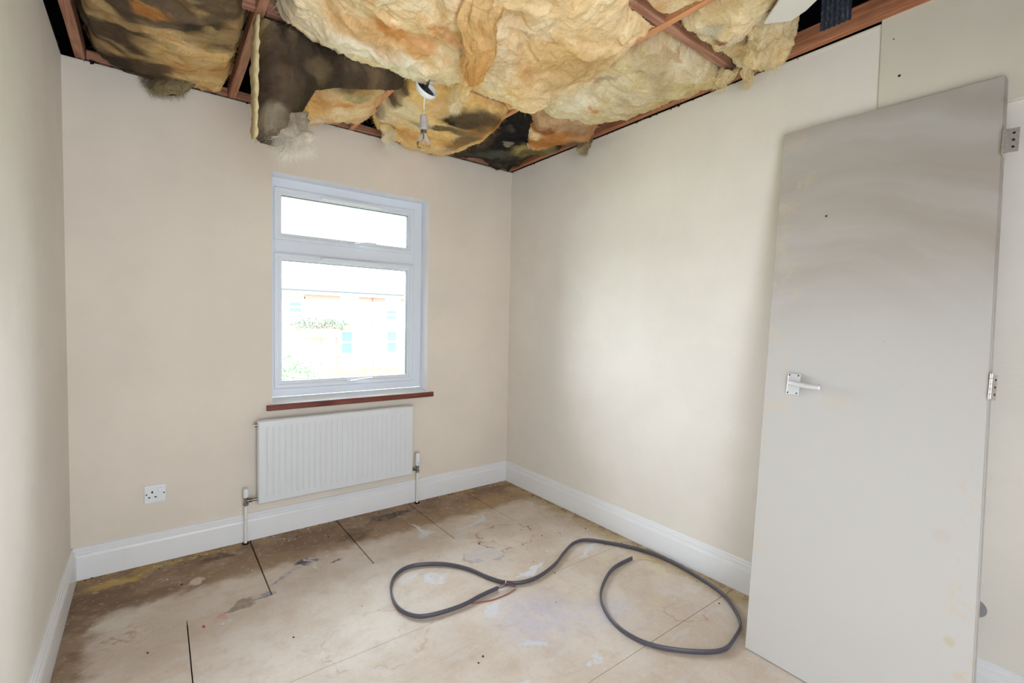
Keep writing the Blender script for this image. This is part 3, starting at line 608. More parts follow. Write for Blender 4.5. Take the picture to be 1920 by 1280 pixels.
    if fib:
        cand = np.where(ok & (d > .01))[0]; s = rng.choice(cand, fib); nd = np.array([0, 0, -1.]) if wall is None else np.array([0, -1., -.3])
        dirs = rng.normal(0, 1, (fib, 3))*np.array([1, 1, .25])+nd*rng.uniform(.05, .5, (fib, 1))
        if wall is not None: dirs = rng.normal(0, 1, (fib, 3))*np.array([1, .25, 1])+nd*.4
        c = np.minimum(1, colr[s]*rng.uniform(.9, 1.2, (fib, 1))); st = V[s]+nd*.001
        bd = np.where(ok & (d < .015))[0]; nb = int(fib*.5)+fringe; sb = rng.choice(bd, nb); ctr = V[used].mean(0)
        db = V[sb]-ctr; db /= np.linalg.norm(db, axis=1)[:, None]; db = db*.7+rng.normal(0, .6, (nb, 3))+np.array([0, 0, -.5])
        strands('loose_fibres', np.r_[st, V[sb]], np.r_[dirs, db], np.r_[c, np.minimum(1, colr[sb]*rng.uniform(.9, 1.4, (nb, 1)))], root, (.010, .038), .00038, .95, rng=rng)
    return root
def tuft(name, label, top, bot, w0, w1, base, tipc, n=2600, seed=3, flat=.6, body=True, cat='insulation', wid=.0006, spread=.35, sl=(.10, .28)):
    """hanging hank of teased-out wool from top to bot"""
    top, bot = Vector(top), Vector(bot); root = empty(name, tuple(top), label, cat); rng = np.random.RandomState(seed)
    ax = np.array(bot-top); Ln = np.linalg.norm(ax); axn = ax/Ln; s1 = np.cross(axn, [.3, 1, .2]); s1 /= np.linalg.norm(s1); s2 = np.cross(axn, s1)
    if body:
        nu, nv = 72, 60; u, v = np.meshgrid(np.linspace(0, 2*PI, nu, endpoint=False), np.linspace(0, 1, nv)); u, v = u.ravel(), v.ravel()
        q = np.c_[np.cos(u)*1.2, np.sin(u)*1.2, v*1.6]; rad_ = (w0*(1-v)+w1*v)*(.62+.75*fbm(q*2.2, seed, 3))*np.sqrt(np.clip(1-(np.abs(v-.35)/.66)**4, .02, 1))
        rad_ *= 1+.9*(fbm(np.c_[np.cos(u)*2.6, np.sin(u)*2.6, v*4], seed+3, 4, .6)-.5)
        P = np.array(top)+ax*v[:, None]*.92+s1*(np.cos(u)*rad_)[:, None]+s2*(np.sin(u)*rad_*flat)[:, None]
        P += s1*((fbm(np.c_[v*3, v*0, v*0], seed+8, 2)-.5)*w0*1.2)[:, None]
        nz = fbm(np.c_[np.cos(u)*4, np.sin(u)*4, v*3], seed+4, 4)[:, None]; c = LIN(base)*(1-v[:, None])+LIN(tipc)*v[:, None]; c = c*(.72+.6*nz)
        idx = np.arange(nu*nv).reshape(nv, nu); F = np.stack([idx[:-1], np.roll(idx[:-1], -1, 1), np.roll(idx[1:], -1, 1), idx[1:]], -1).reshape(-1, 4)
        mesh_np('wool', P, F, c, M['wool'], root)
    t = rng.uniform(0, 1, n)**.8; an = rng.uniform(0, 2*PI, n); rr_ = (w0*(1-t)+w1*t)*rng.uniform(.5, 1.0, n)
    st = np.array(top)+ax*t[:, None]*.9+s1*(np.cos(an)*rr_)[:, None]+s2*(np.sin(an)*rr_*flat)[:, None]
    out = s1*np.cos(an)[:, None]+s2*np.sin(an)[:, None]; dr_ = axn*1.0+out*spread+rng.normal(0, .35, (n, 3))
    c = (LIN(base)*(1-t[:, None])+LIN(tipc)*t[:, None])*rng.uniform(.75, 1.3, (n, 1))
    strands('loose_fibres', st, dr_, np.minimum(1, c), root, (Ln*sl[0], Ln*sl[1]), wid*.75, .85, rng=rng); return root

# ------------------------------------------------------------------ ceiling timbers
JZ0, JZ1 = 2.384, 2.458
def joist(x0, x1, label, mat, y0=REAR-.1, y1=.2, z0=JZ0, z1=JZ1):
    bm = bmesh.new(); n = 14; ysx = [y0+(y1-y0)*i/n for i in range(n+1)]; R = []
    for i, y in enumerate(ysx): e = .002*math.sin(i*1.7+x0*9); R.append([bm.verts.new(p) for p in ((x0+e, y, z0), (x1+e, y, z0), (x1+e, y, z1), (x0+e, y, z1))])
    for A, B in zip(R, R[1:]):
        for i in range(4): bm.faces.new((A[i], A[(i+1) % 4], B[(i+1) % 4], B[i]))
    bm.faces.new(R[0][::-1]); bm.faces.new(R[-1]); return tag(link('ceiling_joist', bm, mat, bev=.002), label, 'joist')
joist(.046, .082, 'reddish ceiling joist close beside the left wall', M['timber_y'])
joist(.634, .668, 'bare joist passing the cut edge of the dark hanging batt', M['timber_y'])
joist(1.262, 1.290, 'pale joist ending in yellow wool beside the pendant light', M['batten_l'])
joist(1.880, 1.908, 'thin orange joist crossing in front of the cream wool at the right', M['batten_l'])
joist(2.464, 2.499, 'wide orange-brown joist running along the top of the right wall', M['timber_r'], z0=2.386, z1=2.466)
def noggin(x0, x1, y, label, mat='timber_x', z0=JZ0+.003, z1=JZ1-.004, w=.034):
    bm = bmesh.new(); box(bm, x0, x1, y-w/2, y+w/2, z0, z1); o = tag(link('noggin', bm, M[mat], bev=.002), label, 'noggin'); return o
for x0, x1, la in ((.083, .633, 'noggin across the dark bay at the far left, mostly behind soot-grey wool'), (.669, 1.261, 'brown noggin above the dark hanging batt'), (1.291, 1.879, 'noggin behind the pendant light, half buried in yellow wool'), (1.909, 2.462, 'short noggin tip showing above the dark back right corner')):
    noggin(x0, x1, -.868, la)
for x0, x1, la in ((1.291, 1.879, 'grey-brown noggin at the top edge over the big yellow bulge'), (1.909, 2.462, 'grey-brown noggin between the cream folds and the torn grey clump')):
    noggin(x0, x1, -1.772, la)
for x0, x1, la in ((.083, .633, 'timber over the window wall at the far left'), (.669, 1.261, 'timber over the window wall above the window'), (1.291, 1.879, 'timber over the window wall behind the light bulb'), (1.909, 2.462, 'timber over the window wall in the dark back corner')):
    noggin(x0, x1, .012, la, z0=2.388, z1=2.43)

# ------------------------------------------------------------------ insulation, bay by bay
quilt('insulation_batt', 'soot-grey batt streaked amber, filling the bay next to the left joist',
      [(.088, -1.3), (.088, -.13), (.14, -.03), (.30, .01), (.45, -.0), (.60, -.02), (.632, -.10), (.628, -.22), (.63, -.42), (.63, -.70), (.625, -.85), (.60, -.95), (.50, -1.3)], 2.385, GREY,
      [(.20, -.6, .16, .6, 0, DGREY, .6), (.15, -.1, .14, .14, 0, BLK, .7), (.46, -.42, .20, .17, .5, (250, 216, 150), .95), (.42, -.30, .12, .07, .3, AMB, .8), (.53, -.18, .15, .13, 0, (244, 212, 152), .95), (.56, -.34, .05, .05, 0, AMB, .9), (.40, -.55, .16, .08, .8, TAN, .7), (.50, -.70, .12, .09, 0, BLK, .7), (.30, -.75, .05, .05, 0, AMB, .6), (.30, -.05, .12, .04, 0, BLK, .6), (.34, -.25, .07, .12, 0, GREY, .8)],
      vein=((84, 74, 62), (236, 200, 140)), va=(.35, .4), sag=.035, rim=.07, relief=.03, seed=11, stretch=(.8, 1.6), fib=2200)
# hanging flap cut square at its left edge
def flapcurve(V, P):
    V = V.copy(); t = np.clip((2.38-P[:, 1])/.45, 0, 1); V[:, 1] += -.02+.05*t+.03*np.sin(P[:, 0]*9)*t; return V
quilt('insulation_batt', 'dark grey batt hanging down square-edged in front of the window wall',
      [(.643, 2.385), (.641, 2.14), (.642, 1.945), (.66, 1.925), (.72, 1.93), (.77, 1.95), (.79, 1.99), (.80, 2.06), (.83, 2.12), (.87, 2.19), (.96, 2.225), (1.08, 2.25), (1.2, 2.285), (1.245, 2.31), (1.25, 2.385)], 0, DGREY,
      [(.68, 2.25, .10, .3, 0, (88, 74, 62), .7), (.75, 2.34, .18, .06, 0, BLK, .5), (.73, 1.98, .09, .06, 0, (168, 156, 136), .8), (.77, 2.10, .05, .10, .2, GREY, .8), (.86, 2.22, .06, .04, 0, (150, 130, 100), .7), (1.05, 2.30, .12, .05, 0, GREY, .7), (.645, 2.18, .012, .4, 0, (196, 180, 130), 1)],
      vein=((58, 50, 42), (142, 124, 98)), va=(.6, .6), sag=.02, rim=.05, relief=.030, seed=23, wall=-.865, stretch=(1.6, .7), rag=.006, rimw=.03, fib=1800, fringe=200, curve=flapcurve)
bm = bmesh.new(); n = 26; R = []
for i in range(n+1):
    t = i/n; z = 2.366-t*.425; wl = .006*math.sin(PI*min(1, max(0, (t-.12)/.55))) ; yy = -.885+.05*t+.006*math.sin(i*1.9); xx = .640+.0015*math.sin(i*2.3)
    R.append([bm.verts.new(p) for p in ((xx-.006-wl*.35+.0015*math.sin(i*2.7), yy-.0, z), (xx+.004+.0015*math.sin(i*1.3), yy-.010+.002*math.sin(i*3.1), z), (xx+.008, yy+.06, z), (xx-.008-wl+.002*math.sin(i), yy+.075, z))])
for A, B in zip(R, R[1:]):
    for i in range(4): bm.faces.new((A[i], A[(i+1) % 4], B[(i+1) % 4], B[i]))
bm.faces.new(R[0]); bm.faces.new(R[-1][::-1])
cut = link('cut_edge', bm, plain('cut_wool_edge', (222, 202, 156), 1, .02, vary=.25, nscale=60, bump=.5, bs=120), smooth=True)
flap = [o for o in COL.objects if o.name.startswith('insulation_batt')][-1]; keep(cut, flap)['label'] = 'cream freshly cut edge'
quilt('insulation_batt', 'yellow and amber torn batt drooping behind the dark hanging batt',
      [(.80, -.82), (.83, -.45), (.84, -.18), (.88, -.06), (1.0, -.05), (1.10, -.09), (1.22, -.14), (1.30, -.22), (1.305, -.36), (1.256, -.42), (1.252, -.50), (1.25, -.83)], 2.362, TAN,
      [(1.0, -.75, .3, .14, 0, GRN, .85), (.93, -.30, .12, .12, 0, YEL, .9), (1.02, -.42, .10, .08, 0, AMB, .6), (1.15, -.35, .12, .12, 0, CREAM, .9), (.98, -.12, .12, .05, 0, YEL, .9), (.90, -.10, .05, .05, 0, AMB, .7), (1.13, -.60, .08, .06, 0, (170, 160, 120), .8), (1.1, -.50, .05, .03, 0, AMB, .8), (1.06, -.11, .04, .018, .1, BLK, 1)],
      sag=.045, rim=.025, rag=.03, relief=.036, seed=31, fib=2400)
quilt('insulation_batt', 'grey sheet of wool tucked up behind the small patch above the window',
      [(1.12, -.30), (1.18, -.04), (1.255, -.03), (1.255, -.45)], 2.41, GREY, [(1.2, -.2, .08, .12, 0, DGREY, .6)], sag=.01, rim=.03, relief=.015, seed=33, fib=300)
quilt('insulation_batt', 'bright yellow batt behind the hanging light bulb',
      [(1.30, -.84), (1.297, -.50), (1.31, -.28), (1.36, -.15), (1.46, -.10), (1.62, -.02), (1.80, .0), (1.94, -.03), (1.95, -.40), (1.945, -.60), (1.91, -.70), (1.874, -.74), (1.872, -.84)], 2.368, YEL,
      [(1.36, -.45, .09, .22, 0, CREAM, .9), (1.31, -.62, .03, .16, 0, DGREY, .9), (1.32, -.36, .05, .08, 0, DGREY, .7), (1.72, -.68, .22, .13, -.1, DGREY, .95), (1.62, -.50, .2, .05, -.3, GRN, .9), (1.80, -.45, .07, .28, 0, GREY, .9), (1.55, -.30, .12, .08, 0, AMB, .55), (1.68, -.20, .16, .10, 0, YEL, .8), (1.62, -.62, .05, .03, 0, BLK, .8), (1.50, -.70, .10, .08, 0, TAN, .7), (1.82, -.06, .08, .05, 0, BLK, .7)],
      va=(.45, .4), sag=.035, rim=.03, rimw=.03, relief=.024, seed=41, fib=2200)
quilt('insulation_batt', 'blackened wool crumpled into the dark back right corner',
      [(1.912, -.84), (1.912, -.02), (2.30, .0), (2.458, -.05), (2.458, -.20), (2.455, -.62), (2.30, -.84)], 2.388, BLK,
      [(2.05, -.62, .12, .16, 0, (40, 40, 42), .9), (2.30, -.40, .16, .10, .8, (186, 172, 118), .9), (2.38, -.55, .10, .13, 0, (190, 172, 122), .8), (2.22, -.32, .08, .05, .8, (96, 98, 84), .7), (2.10, -.30, .12, .08, 0, (78, 82, 78), .7), (2.20, -.12, .16, .08, 0, (92, 84, 72), .7), (1.96, -.40, .05, .2, 0, DGREY, .8), (2.12, -.46, .05, .02, .5, (150, 146, 132), .9)],
      vein=((34, 34, 34), (110, 106, 92)), va=(.5, .4), sag=.012, rim=.04, relief=.030, seed=51, fib=1600)
quilt('insulation_batt', 'small brown and amber flap sticking out beside the dark corner',
      [(2.02, -1.02), (1.99, -.90), (2.05, -.72), (2.14, -.60), (2.22, -.52), (2.34, -.62), (2.40, -.78), (2.42, -.95), (2.30, -1.06)], 2.352, (190, 134, 80),
      [(2.10, -.88, .07, .1, .4, (150, 92, 54), .9), (2.08, -.72, .035, .12, .6, CREAM, .9), (2.22, -.62, .06, .06, 0, AMB, .8), (2.37, -.80, .06, .10, 0, GREY, .9), (2.25, -.95, .12, .06, 0, (140, 98, 62), .8), (2.16, -.58, .06, .04, 0, CREAM, .9)],
      va=(.4, .3), sag=.015, rim=.05, relief=.028, seed=57, fib=1300, rag=.03)
def lift(V, P):
    V = V.copy(); V[:, 2] += .008*(1-.8*np.exp(-((P[:, 0]-1.275)/.06)**2))*sstep(P[:, 1], -1.2, -.97); return V
quilt('insulation_batt', 'huge cream and yellow bulge sagging below the joists at the middle top',
      [(.672, -1.9), (.676, -1.10), (.69, -.92), (.84, -.895), (1.0, -.892), (1.10, -.888), (1.20, -.86), (1.27, -.875), (1.34, -.915), (1.42, -.91), (1.60, -.892), (1.78, -.93), (1.90, -.98), (1.965, -1.08), (1.965, -1.25), (1.93, -1.40), (1.905, -1.55), (1.87, -1.66), (1.875, -1.745), (1.70, -1.752), (1.60, -1.9)], 2.362, (250, 224, 180),
      [(.70, -1.02, .05, .12, 0, GREY, .9), (.84, -.945, .12, .03, 0, GREY, .7), (1.0, -1.05, .3, .09, -.05, PALE, .9), (.9, -1.2, .25, .1, 0, CREAM, .8), (1.02, -1.22, .1, .06, .3, AMB, .85), (1.14, -1.2, .05, .08, 0, AMB, .6), (1.24, -.93, .13, .07, 0, PALE, .85), (1.35, -1.05, .2, .1, 0, CREAM, .8), (1.55, -.98, .25, .08, 0, CREAM, .8), (1.72, -.96, .08, .02, -.2, AMB, .9), (1.5, -1.3, .25, .14, 0, TAN, .7), (1.6, -1.5, .22, .12, 0, (230, 198, 142), .9), (1.75, -1.45, .12, .18, 0, (210, 178, 128), .8), (1.38, -1.25, .04, .03, .6, AMB, .7), (1.2, -1.35, .1, .06, 0, AMB, .6), (1.65, -1.2, .1, .05, .4, YEL, .6), (1.3, -1.5, .3, .1, 0, TAN, .6)],
      sag=.055, rim=.03, relief=.036, seed=61, fib=4600, step=.0062, rimw=.03, swirl=.13, curve=lift)
quilt('insulation_batt', 'cream batt with long folds against the right wall joist',
      [(1.925, -1.08), (1.96, -.96), (2.05, -.90), (2.25, -.94), (2.37, -1.05), (2.44, -1.20), (2.457, -1.36), (2.46, -1.73), (2.30, -1.752), (1.93, -1.752), (1.90, -1.60), (1.90, -1.35)], 2.378, (226, 208, 166),
      [(2.0, -1.2, .14, .12, 0, PALE, .7), (2.15, -1.08, .14, .08, 0, (226, 214, 176), .7), (2.02, -1.62, .16, .10, .2, BEI, .9), (2.2, -1.55, .18, .05, .5, (190, 172, 138), .7), (2.32, -1.60, .14, .12, 0, (222, 206, 156), .8), (1.97, -1.42, .03, .07, .2, (150, 84, 44), .9), (2.18, -1.36, .10, .05, .3, (186, 150, 110), .7), (2.10, -1.22, .07, .015, .6, AMB, .7), (2.4, -1.45, .06, .1, 0, (214, 186, 130), .7)],
      vein=((206, 180, 138), (238, 230, 206)), va=(.6, .5), sag=.03, rim=.05, rimw=.035, relief=.026, seed=71, fib=1700, stretch=(.55, 1.7))
quilt('insulation_batt', 'small yellow batt edge at the top beyond the grey-brown noggin',
      [(1.30, -1.9), (1.62, -1.797), (1.70, -1.80), (1.79, -1.80), (1.865, -1.83), (1.87, -1.98), (1.86, -2.2), (1.3, -2.2)], 2.375, YEL,
      [(1.72, -1.88, .06, .05, 0, AMB, .8), (1.82, -1.9, .06, .06, 0, CREAM, .9), (1.78, -1.99, .05, .03, 0, (140, 84, 48), .8)], sag=.03, rim=.06, relief=.02, seed=77, fib=700)
quilt('insulation_batt', 'pale fluffy batt slipping down right of the thin orange joist',
      [(1.915, -2.3), (1.912, -1.80), (1.95, -1.797), (2.03, -1.80), (2.10, -1.83), (2.20, -1.83), (2.30, -1.80), (2.40, -1.80), (2.455, -1.80), (2.455, -1.90), (2.38, -1.99), (2.20, -2.06), (2.08, -2.12), (2.05, -2.3)], 2.375, (226, 210, 170),
      [(2.0, -1.92, .05, .06, 0, (172, 164, 144), .8), (2.08, -1.95, .02, .08, .4, (150, 90, 60), .9), (2.12, -2.0, .05, .1, 0, PALE, .8), (2.05, -2.05, .08, .04, 0, CREAM, .8), (2.3, -1.93, .1, .05, 0, TAN, .7), (2.2, -2.0, .06, .08, 0, (150, 134, 110), .7)],
      sag=.05, rim=.06, relief=.032, seed=83, fib=1500, rag=.03)
quilt('insulation_batt', 'small grey-beige folded flap lying over the cream batt next to the thin orange joist',
      [(1.925, -1.742), (2.12, -1.745), (2.24, -1.70), (2.28, -1.60), (2.26, -1.50), (2.12, -1.45), (1.99, -1.51), (1.925, -1.62)], 2.362, (212, 190, 158), [], vein=((184, 162, 128), (224, 210, 182)), va=(.6, .5), sag=.022, rim=.05, relief=.012, seed=91, fib=500, stretch=(.5, 2), rimw=.04, rag=.008, step=.004)
# teased-out hanks
tuft('insulation_tuft', 'long amber brown hank dangling from the yellow bulge left of centre top', (1.17, -1.62, 2.345), (1.36, -1.225, 2.175), .085, .050, (228, 196, 144), (212, 158, 92), 1500, 5, .7, sl=(.05, .14))
tuft('insulation_tuft', 'short pale yellow wisp hanging over the noggin right of the pendant light', (1.44, -1.02, 2.32), (1.455, -.93, 2.215), .040, .018, (232, 206, 146), (238, 224, 190), 1500, 7, .7)
tuft('insulation_tuft', 'dark grey fluff hanging over the top of the window wall at the left', (.36, -.05, 2.42), (.385, -.065, 2.285), .12, .075, (70, 62, 54), (160, 146, 112), 2600, 9, .4, sl=(.12, .3), spread=.6)
tuft('insulation_tuft', 'white frayed fibres at the bottom of the dark hanging batt', (.735, -.845, 2.03), (.785, -.86, 1.885), .085, .045, (150, 136, 116), (240, 232, 218), 2600, 13, .3, spread=1.0, sl=(.15, .5))
tuft('insulation_tuft', 'dirty brown wisp hanging over the right wall near the corner', (2.41, -.84, 2.36), (2.40, -.86, 2.255), .055, .022, (130, 108, 80), (176, 160, 128), 1700, 15, .6)
tuft('insulation_tuft', 'thin white wisp hanging left of the light bulb', (1.395, -.28, 2.35), (1.405, -.30, 2.215), .040, .020, (232, 208, 150), (240, 234, 220), 1300, 19, .5, spread=.5)
tuft('insulation_tuft', 'big tan torn clump bulging over the right wall joist', (2.08, -2.12, 2.42), (2.37, -1.915, 2.32), .085, .115, (206, 190, 158), (232, 208, 160), 1500, 21, .8, spread=.6, sl=(.04, .10))
tuft('insulation_tuft', 'small cream wisp touching the right wall below the tan clump', (2.42, -1.84, 2.37), (2.43, -1.83, 2.29), .03, .016, (224, 204, 156), (226, 208, 166), 900, 25, .6)
tuft('insulation_tuft', 'ragged cream curl over the end of the grey-brown noggin', (2.36, -1.79, 2.39), (2.42, -1.70, 2.335), .045, .03, (228, 212, 172), (222, 200, 150), 1300, 27, .7, spread=.9)
tuft('insulation_tuft', 'pale knot of wool caught on the brown noggin above the hanging batt', (1.03, -.90, 2.375), (1.14, -.93, 2.355), .022, .022, (190, 180, 150), (232, 220, 190), 900, 29, .8, spread=.8)
# black crumbs of torn ceiling along the wall tops
rng = np.random.RandomState(4); bm = bmesh.new()
for i in range(420):
    if i < 200: p = (rng.uniform(0, W), rng.uniform(.0, .03), H+rng.uniform(-.002, .006))
    elif i < 330: p = (W+rng.uniform(0, .02), rng.uniform(-2.2, 0), H+rng.uniform(-.002, .005))
    else: p = (rng.uniform(-.03, .0), rng.uniform(-.9, 0), H+rng.uniform(-.002, .008))
    s = rng.uniform(.002, .0065); box(bm, p[0]-s, p[0]+s, p[1]-s, p[1]+s, p[2]-s*.6, p[2]+s*.8)
for v in bm.verts: v.co += Vector(rng.normal(0, .0022, 3))
tag(link('ceiling_crumbs', bm, M['dust']), 'black crumbs of torn ceiling along the wall tops', 'debris', kind='stuff')

# ------------------------------------------------------------------ pendant
pn = empty('pendant_light', (1.288, -.982, 2.26), 'bare bulb pendant with its loose ceiling rose dangling from the wool', 'lamp')
rc = Vector((1.288, -.980, 2.262)); ax = Vector((.12, -.84, .53)).normalized()   # the rose has tipped over, open back towards the door side
bm = bmesh.new(); lathe(bm, [(.007, -.026), (.026, -.026), (.044, -.020), (.050, -.010), (.051, .006), (.0480, .006), (.046, -.008), (.040, -.016), (.02, -.020), (.007, -.020)], rc, ax, 36); keep(link('ceiling_rose', bm, M['plastic'], smooth=True), pn)
bm = bmesh.new(); lathe(bm, [(0, -.019), (.043, -.0155), (.043, -.010), (.018, -.006), (.014, .004), (0, .004)], rc, ax, 20); keep(link('terminal_block', bm, M['black']), pn)
bm = bmesh.new(); tube(bm, [rc, (1.290, -.992, 2.285), (1.292, -1.0, 2.305), (1.308, -1.015, 2.325), (1.33, -1.03, 2.36)], .0052, n=10); keep(link('supply_cable', bm, M['black'], smooth=True), pn)
bm = bmesh.new(); tube(bm, [rc-ax*.02, (1.276, -.985, 2.22), (1.274, -.985, 2.18), (1.274, -.985, 2.135)], .0025, n=8); keep(link('flex', bm, M['plastic'], smooth=True), pn)
bm = bmesh.new(); lathe(bm, [(0, 0), (.008, 0), (.0165, -.006), (.0175, -.033), (.0165, -.034), (.0165, -.036), (.0185, -.038), (.0192, -.062), (.017, -.067), (0, -.067)], (1.274, -.985, 2.142), n=28); keep(link('lampholder', bm, plain('cream_bakelite', (184, 176, 178), .35, .4, vary=.02), smooth=False), pn)
bm = bmesh.new(); lathe(bm, [(0, 0), (.0125, 0), (.0125, -.016), (0, -.016)], (1.274, -.985, 2.075), n=20); bq = keep(link('bulb_cap', bm, M['chrome']), pn)
bm = bmesh.new(); lathe(bm, [(.012, 0), (.013, -.008), (.021, -.022), (.0285, -.036), (.0305, -.047), (.028, -.060), (.018, -.070), (.008, -.0745), (0, -.0755)], (1.274, -.985, 2.062), n=32)
gm = bpy.data.materials.new('bulb_glass'); gm.use_nodes = True; _b = gm.node_tree.nodes['Principled BSDF']; _b.inputs['Transmission Weight'].default_value = 1; _b.inputs['Roughness'].default_value = .02; _b.inputs['IOR'].default_value = 1.12; _b.inputs['Base Color'].default_value = (.97, .97, .98, 1)
keep(link('glass_bulb', bm, gm, smooth=True), pn)
bm = bmesh.new(); tube(bm, [(1.274, -.985, 2.059), (1.274, -.985, 2.034)], .0028, n=8)
for s in (-1, 1): tube(bm, [(1.274, -.985, 2.036), (1.274+s*.006, -.985, 2.026), (1.274+s*.009, -.985, 2.016)], .0006, n=6)
keep(link('filament_stem', bm, M['chrome']), pn)

# ------------------------------------------------------------------ plasterboard shard and metal strip at the top right
poly = [(2.039, -2.082), (2.109, -2.142), (2.098, -2.195), (2.055, -2.268), (2.025, -2.352), (1.9, -2.252), (1.952, -2.178)]
bm = bmesh.new(); lo_ = [bm.verts.new((x, y, 2.300+.05*(x-2.04)-.10*(y+2.085))) for x, y in poly]; hi_ = [bm.verts.new((x+.004, y+.004, 2.3125+.05*(x-2.04)-.10*(y+2.085))) for x, y in poly]
bm.faces.new(lo_[::-1]); bm.faces.new(hi_)
for i in range(len(poly)): j = (i+1) % len(poly); bm.faces.new((lo_[i], lo_[j], hi_[j], hi_[i]))
tag(link('plasterboard_offcut', bm, M['board'], bev=.002), 'broken white plasterboard piece hanging below the joists at the top right', 'plasterboard')
bm = bmesh.new(); n = 34; R = []
for i in range(n+1):
    y = -2.106-.104*i/n; x = 2.4595-.0022*math.cos(i/n*2*PI*6); zb = 2.424+.0015*math.sin(i*1.1)
    R.append([bm.verts.new(p) for p in ((x, y, zb), (x-.001, y, 2.56), (x+.003, y, 2.56), (x+.003, y, zb))])
for A, B in zip(R, R[1:]):
    for i in range(4): bm.faces.new((A[i], A[(i+1) % 4], B[(i+1) % 4], B[i]))
bm.faces.new(R[0][::-1]); bm.faces.new(R[-1])
tag(link('metal_strap', bm, M['strapm']), 'dark grey ribbed metal strip hanging over the right wall joist', 'strap')

# ------------------------------------------------------------------ crumbs on the floor
rng = np.random.RandomState(9); bm = bmesh.new(); bmd = bmesh.new()
for i in range(260):
    if i < 110: x, y = rng.uniform(.03, W-.03), -.02-abs(rng.normal(0, .05))
    elif i < 150: x, y = W-.02-abs(rng.normal(0, .05)), rng.uniform(-2.0, -.02)
    else: x, y = rng.uniform(.1, 2.4), rng.uniform(-2.4, -.1)
    s = rng.uniform(.001, .0032); b_ = bm if rng.rand() < .55 else bmd; vv = box(b_, x-s, x+s, y-s*rng.uniform(.5, 1.3), y+s, .0, s*.7)
    a = rng.uniform(0, 3); c, s2 = math.cos(a), math.sin(a)
    for v in vv: dx, dy = v.co.x-x, v.co.y-y; v.co.x, v.co.y = x+c*dx-s2*dy, y+s2*dx+c*dy
tag(link('plaster_crumbs', bm, M['board']), 'white crumbs of plaster scattered over the floor', 'debris', kind='stuff')
tag(link('dirt_crumbs', bmd, M['dust']), 'dark crumbs of dirt scattered along the skirting', 'debris', kind='stuff')

# ------------------------------------------------------------------ outside
GZ = -2.7
struct(boxo('ground', (-25, 45, .6, 60, GZ-.1, GZ), plain('lawn', (150, 165, 120), .9, .1, vary=.2, nscale=3)), 'lawn below')
hs = empty('house', (6.5, 17, GZ), 'pale brick house across the garden with tiled roof', 'house')
t = NT('far_brick', .9, .1); V = t.coord('World', (1, 1, 1), (PI/2, 0, 0)); br = t.n('ShaderNodeTexBrick'); t.l(V, br.inputs['Vector']); br.inputs['Scale'].default_value = 4.4
br.inputs['Color1'].default_value = (*srgb(204, 184, 180), 1); br.inputs['Color2'].default_value = (*srgb(214, 194, 190), 1); br.inputs['Mortar'].default_value = (*srgb(214, 196, 184), 1)
t.base(t.mix(t.ramp(t.noise(t.coord('World'), .7, 4), .4, .65), br.outputs[0], srgb(222, 206, 202))); M['brick'] = t.m
t = NT('far_tiles', .9, .1); wv = t.n('ShaderNodeTexWave'); t.l(t.coord('World'), wv.inputs['Vector']); wv.bands_direction = 'Y'; wv.inputs['Scale'].default_value = 1.1
wx = t.n('ShaderNodeTexWave'); t.l(t.coord('World'), wx.inputs['Vector']); wx.bands_direction = 'X'; wx.inputs['Scale'].default_value = 1.3
t.base(t.mix(t.math('MULTIPLY', wv.outputs[1], wx.outputs[1]), srgb(186, 176, 172), srgb(216, 208, 204))); t.bump(wv.outputs[1], .4, .05); M['tiles'] = t.m
M['paleblue'] = plain('far_window_glass', (104, 132, 152), .1, .5); M['white'] = plain('far_white_paint', (236, 236, 236), .6); M['redband'] = plain('red_brick_band', (182, 144, 142), .9); M['terra'] = plain('porch_tiles', (188, 148, 136), .9)
M['greyfascia'] = plain('grey_gutter', (110, 116, 130), .6)
WIN = [(6.45, 6.97, -.26, .73), (8.45, 8.98, -.26, .73), (8.42, 8.95, 1.20, 1.68), (4.42, 4.95, 1.42, 1.9), (11.2, 11.9, 1.1, 1.9), (1.2, 1.9, 1.1, 1.9)]
xs = sorted({-4, 16, *[a for w_ in WIN for a in w_[:2]]}); zs = sorted({GZ, 2.45, *[a for w_ in WIN for a in w_[2:]]})
bm = bmesh.new()
for xa, xb in zip(xs, xs[1:]):
    for za, zb in zip(zs, zs[1:]):
        xm, zm = (xa+xb)/2, (za+zb)/2
        if not any(w_[0] < xm < w_[1] and w_[2] < zm < w_[3] for w_ in WIN): box(bm, xa, xb, 17, 17.25, za, zb)
box(bm, -4, 16, 22.8, 23, GZ, 2.45); box(bm, -4, -3.8, 17.2, 22.8, GZ, 2.45); box(bm, 15.8, 16, 17.2, 22.8, GZ, 2.45)
keep(link('brick_wall', bm, M['brick']), hs)
bm = bmesh.new(); R = [[bm.verts.new(p) for p in ((x, 16.7, 2.42), (x, 20, 4.75), (x, 23.3, 2.42), (x, 23.3, 2.28), (x, 20, 4.6), (x, 16.7, 2.3))] for x in (-4.3, 16.3)]
for i in range(6): bm.faces.new((R[0][i], R[0][(i+1) % 6], R[1][(i+1) % 6], R[1][i]))
bm.faces.new(R[0][::-1]); bm.faces.new(R[1]); keep(link('roof', bm, M['tiles']), hs)
bm = bmesh.new(); sweep(bm, [Vector((-4.3, 16.64, 2.36)), Vector((6, 16.64, 2.36)), Vector((16.3, 16.64, 2.36))], [(.06*math.cos(PI+PI*i/8), .06*math.sin(PI+PI*i/8)) for i in range(9)]); keep(link('gutter', bm, M['greyfascia']), hs)
keep(boxo('fascia', (-4.3, 16.3, 16.70, 16.73, 2.18, 2.34), M['white']), hs)
keep(boxo('string_course', (-4, 16, 16.96, 17.0, .97, 1.05), M['redband']), hs)
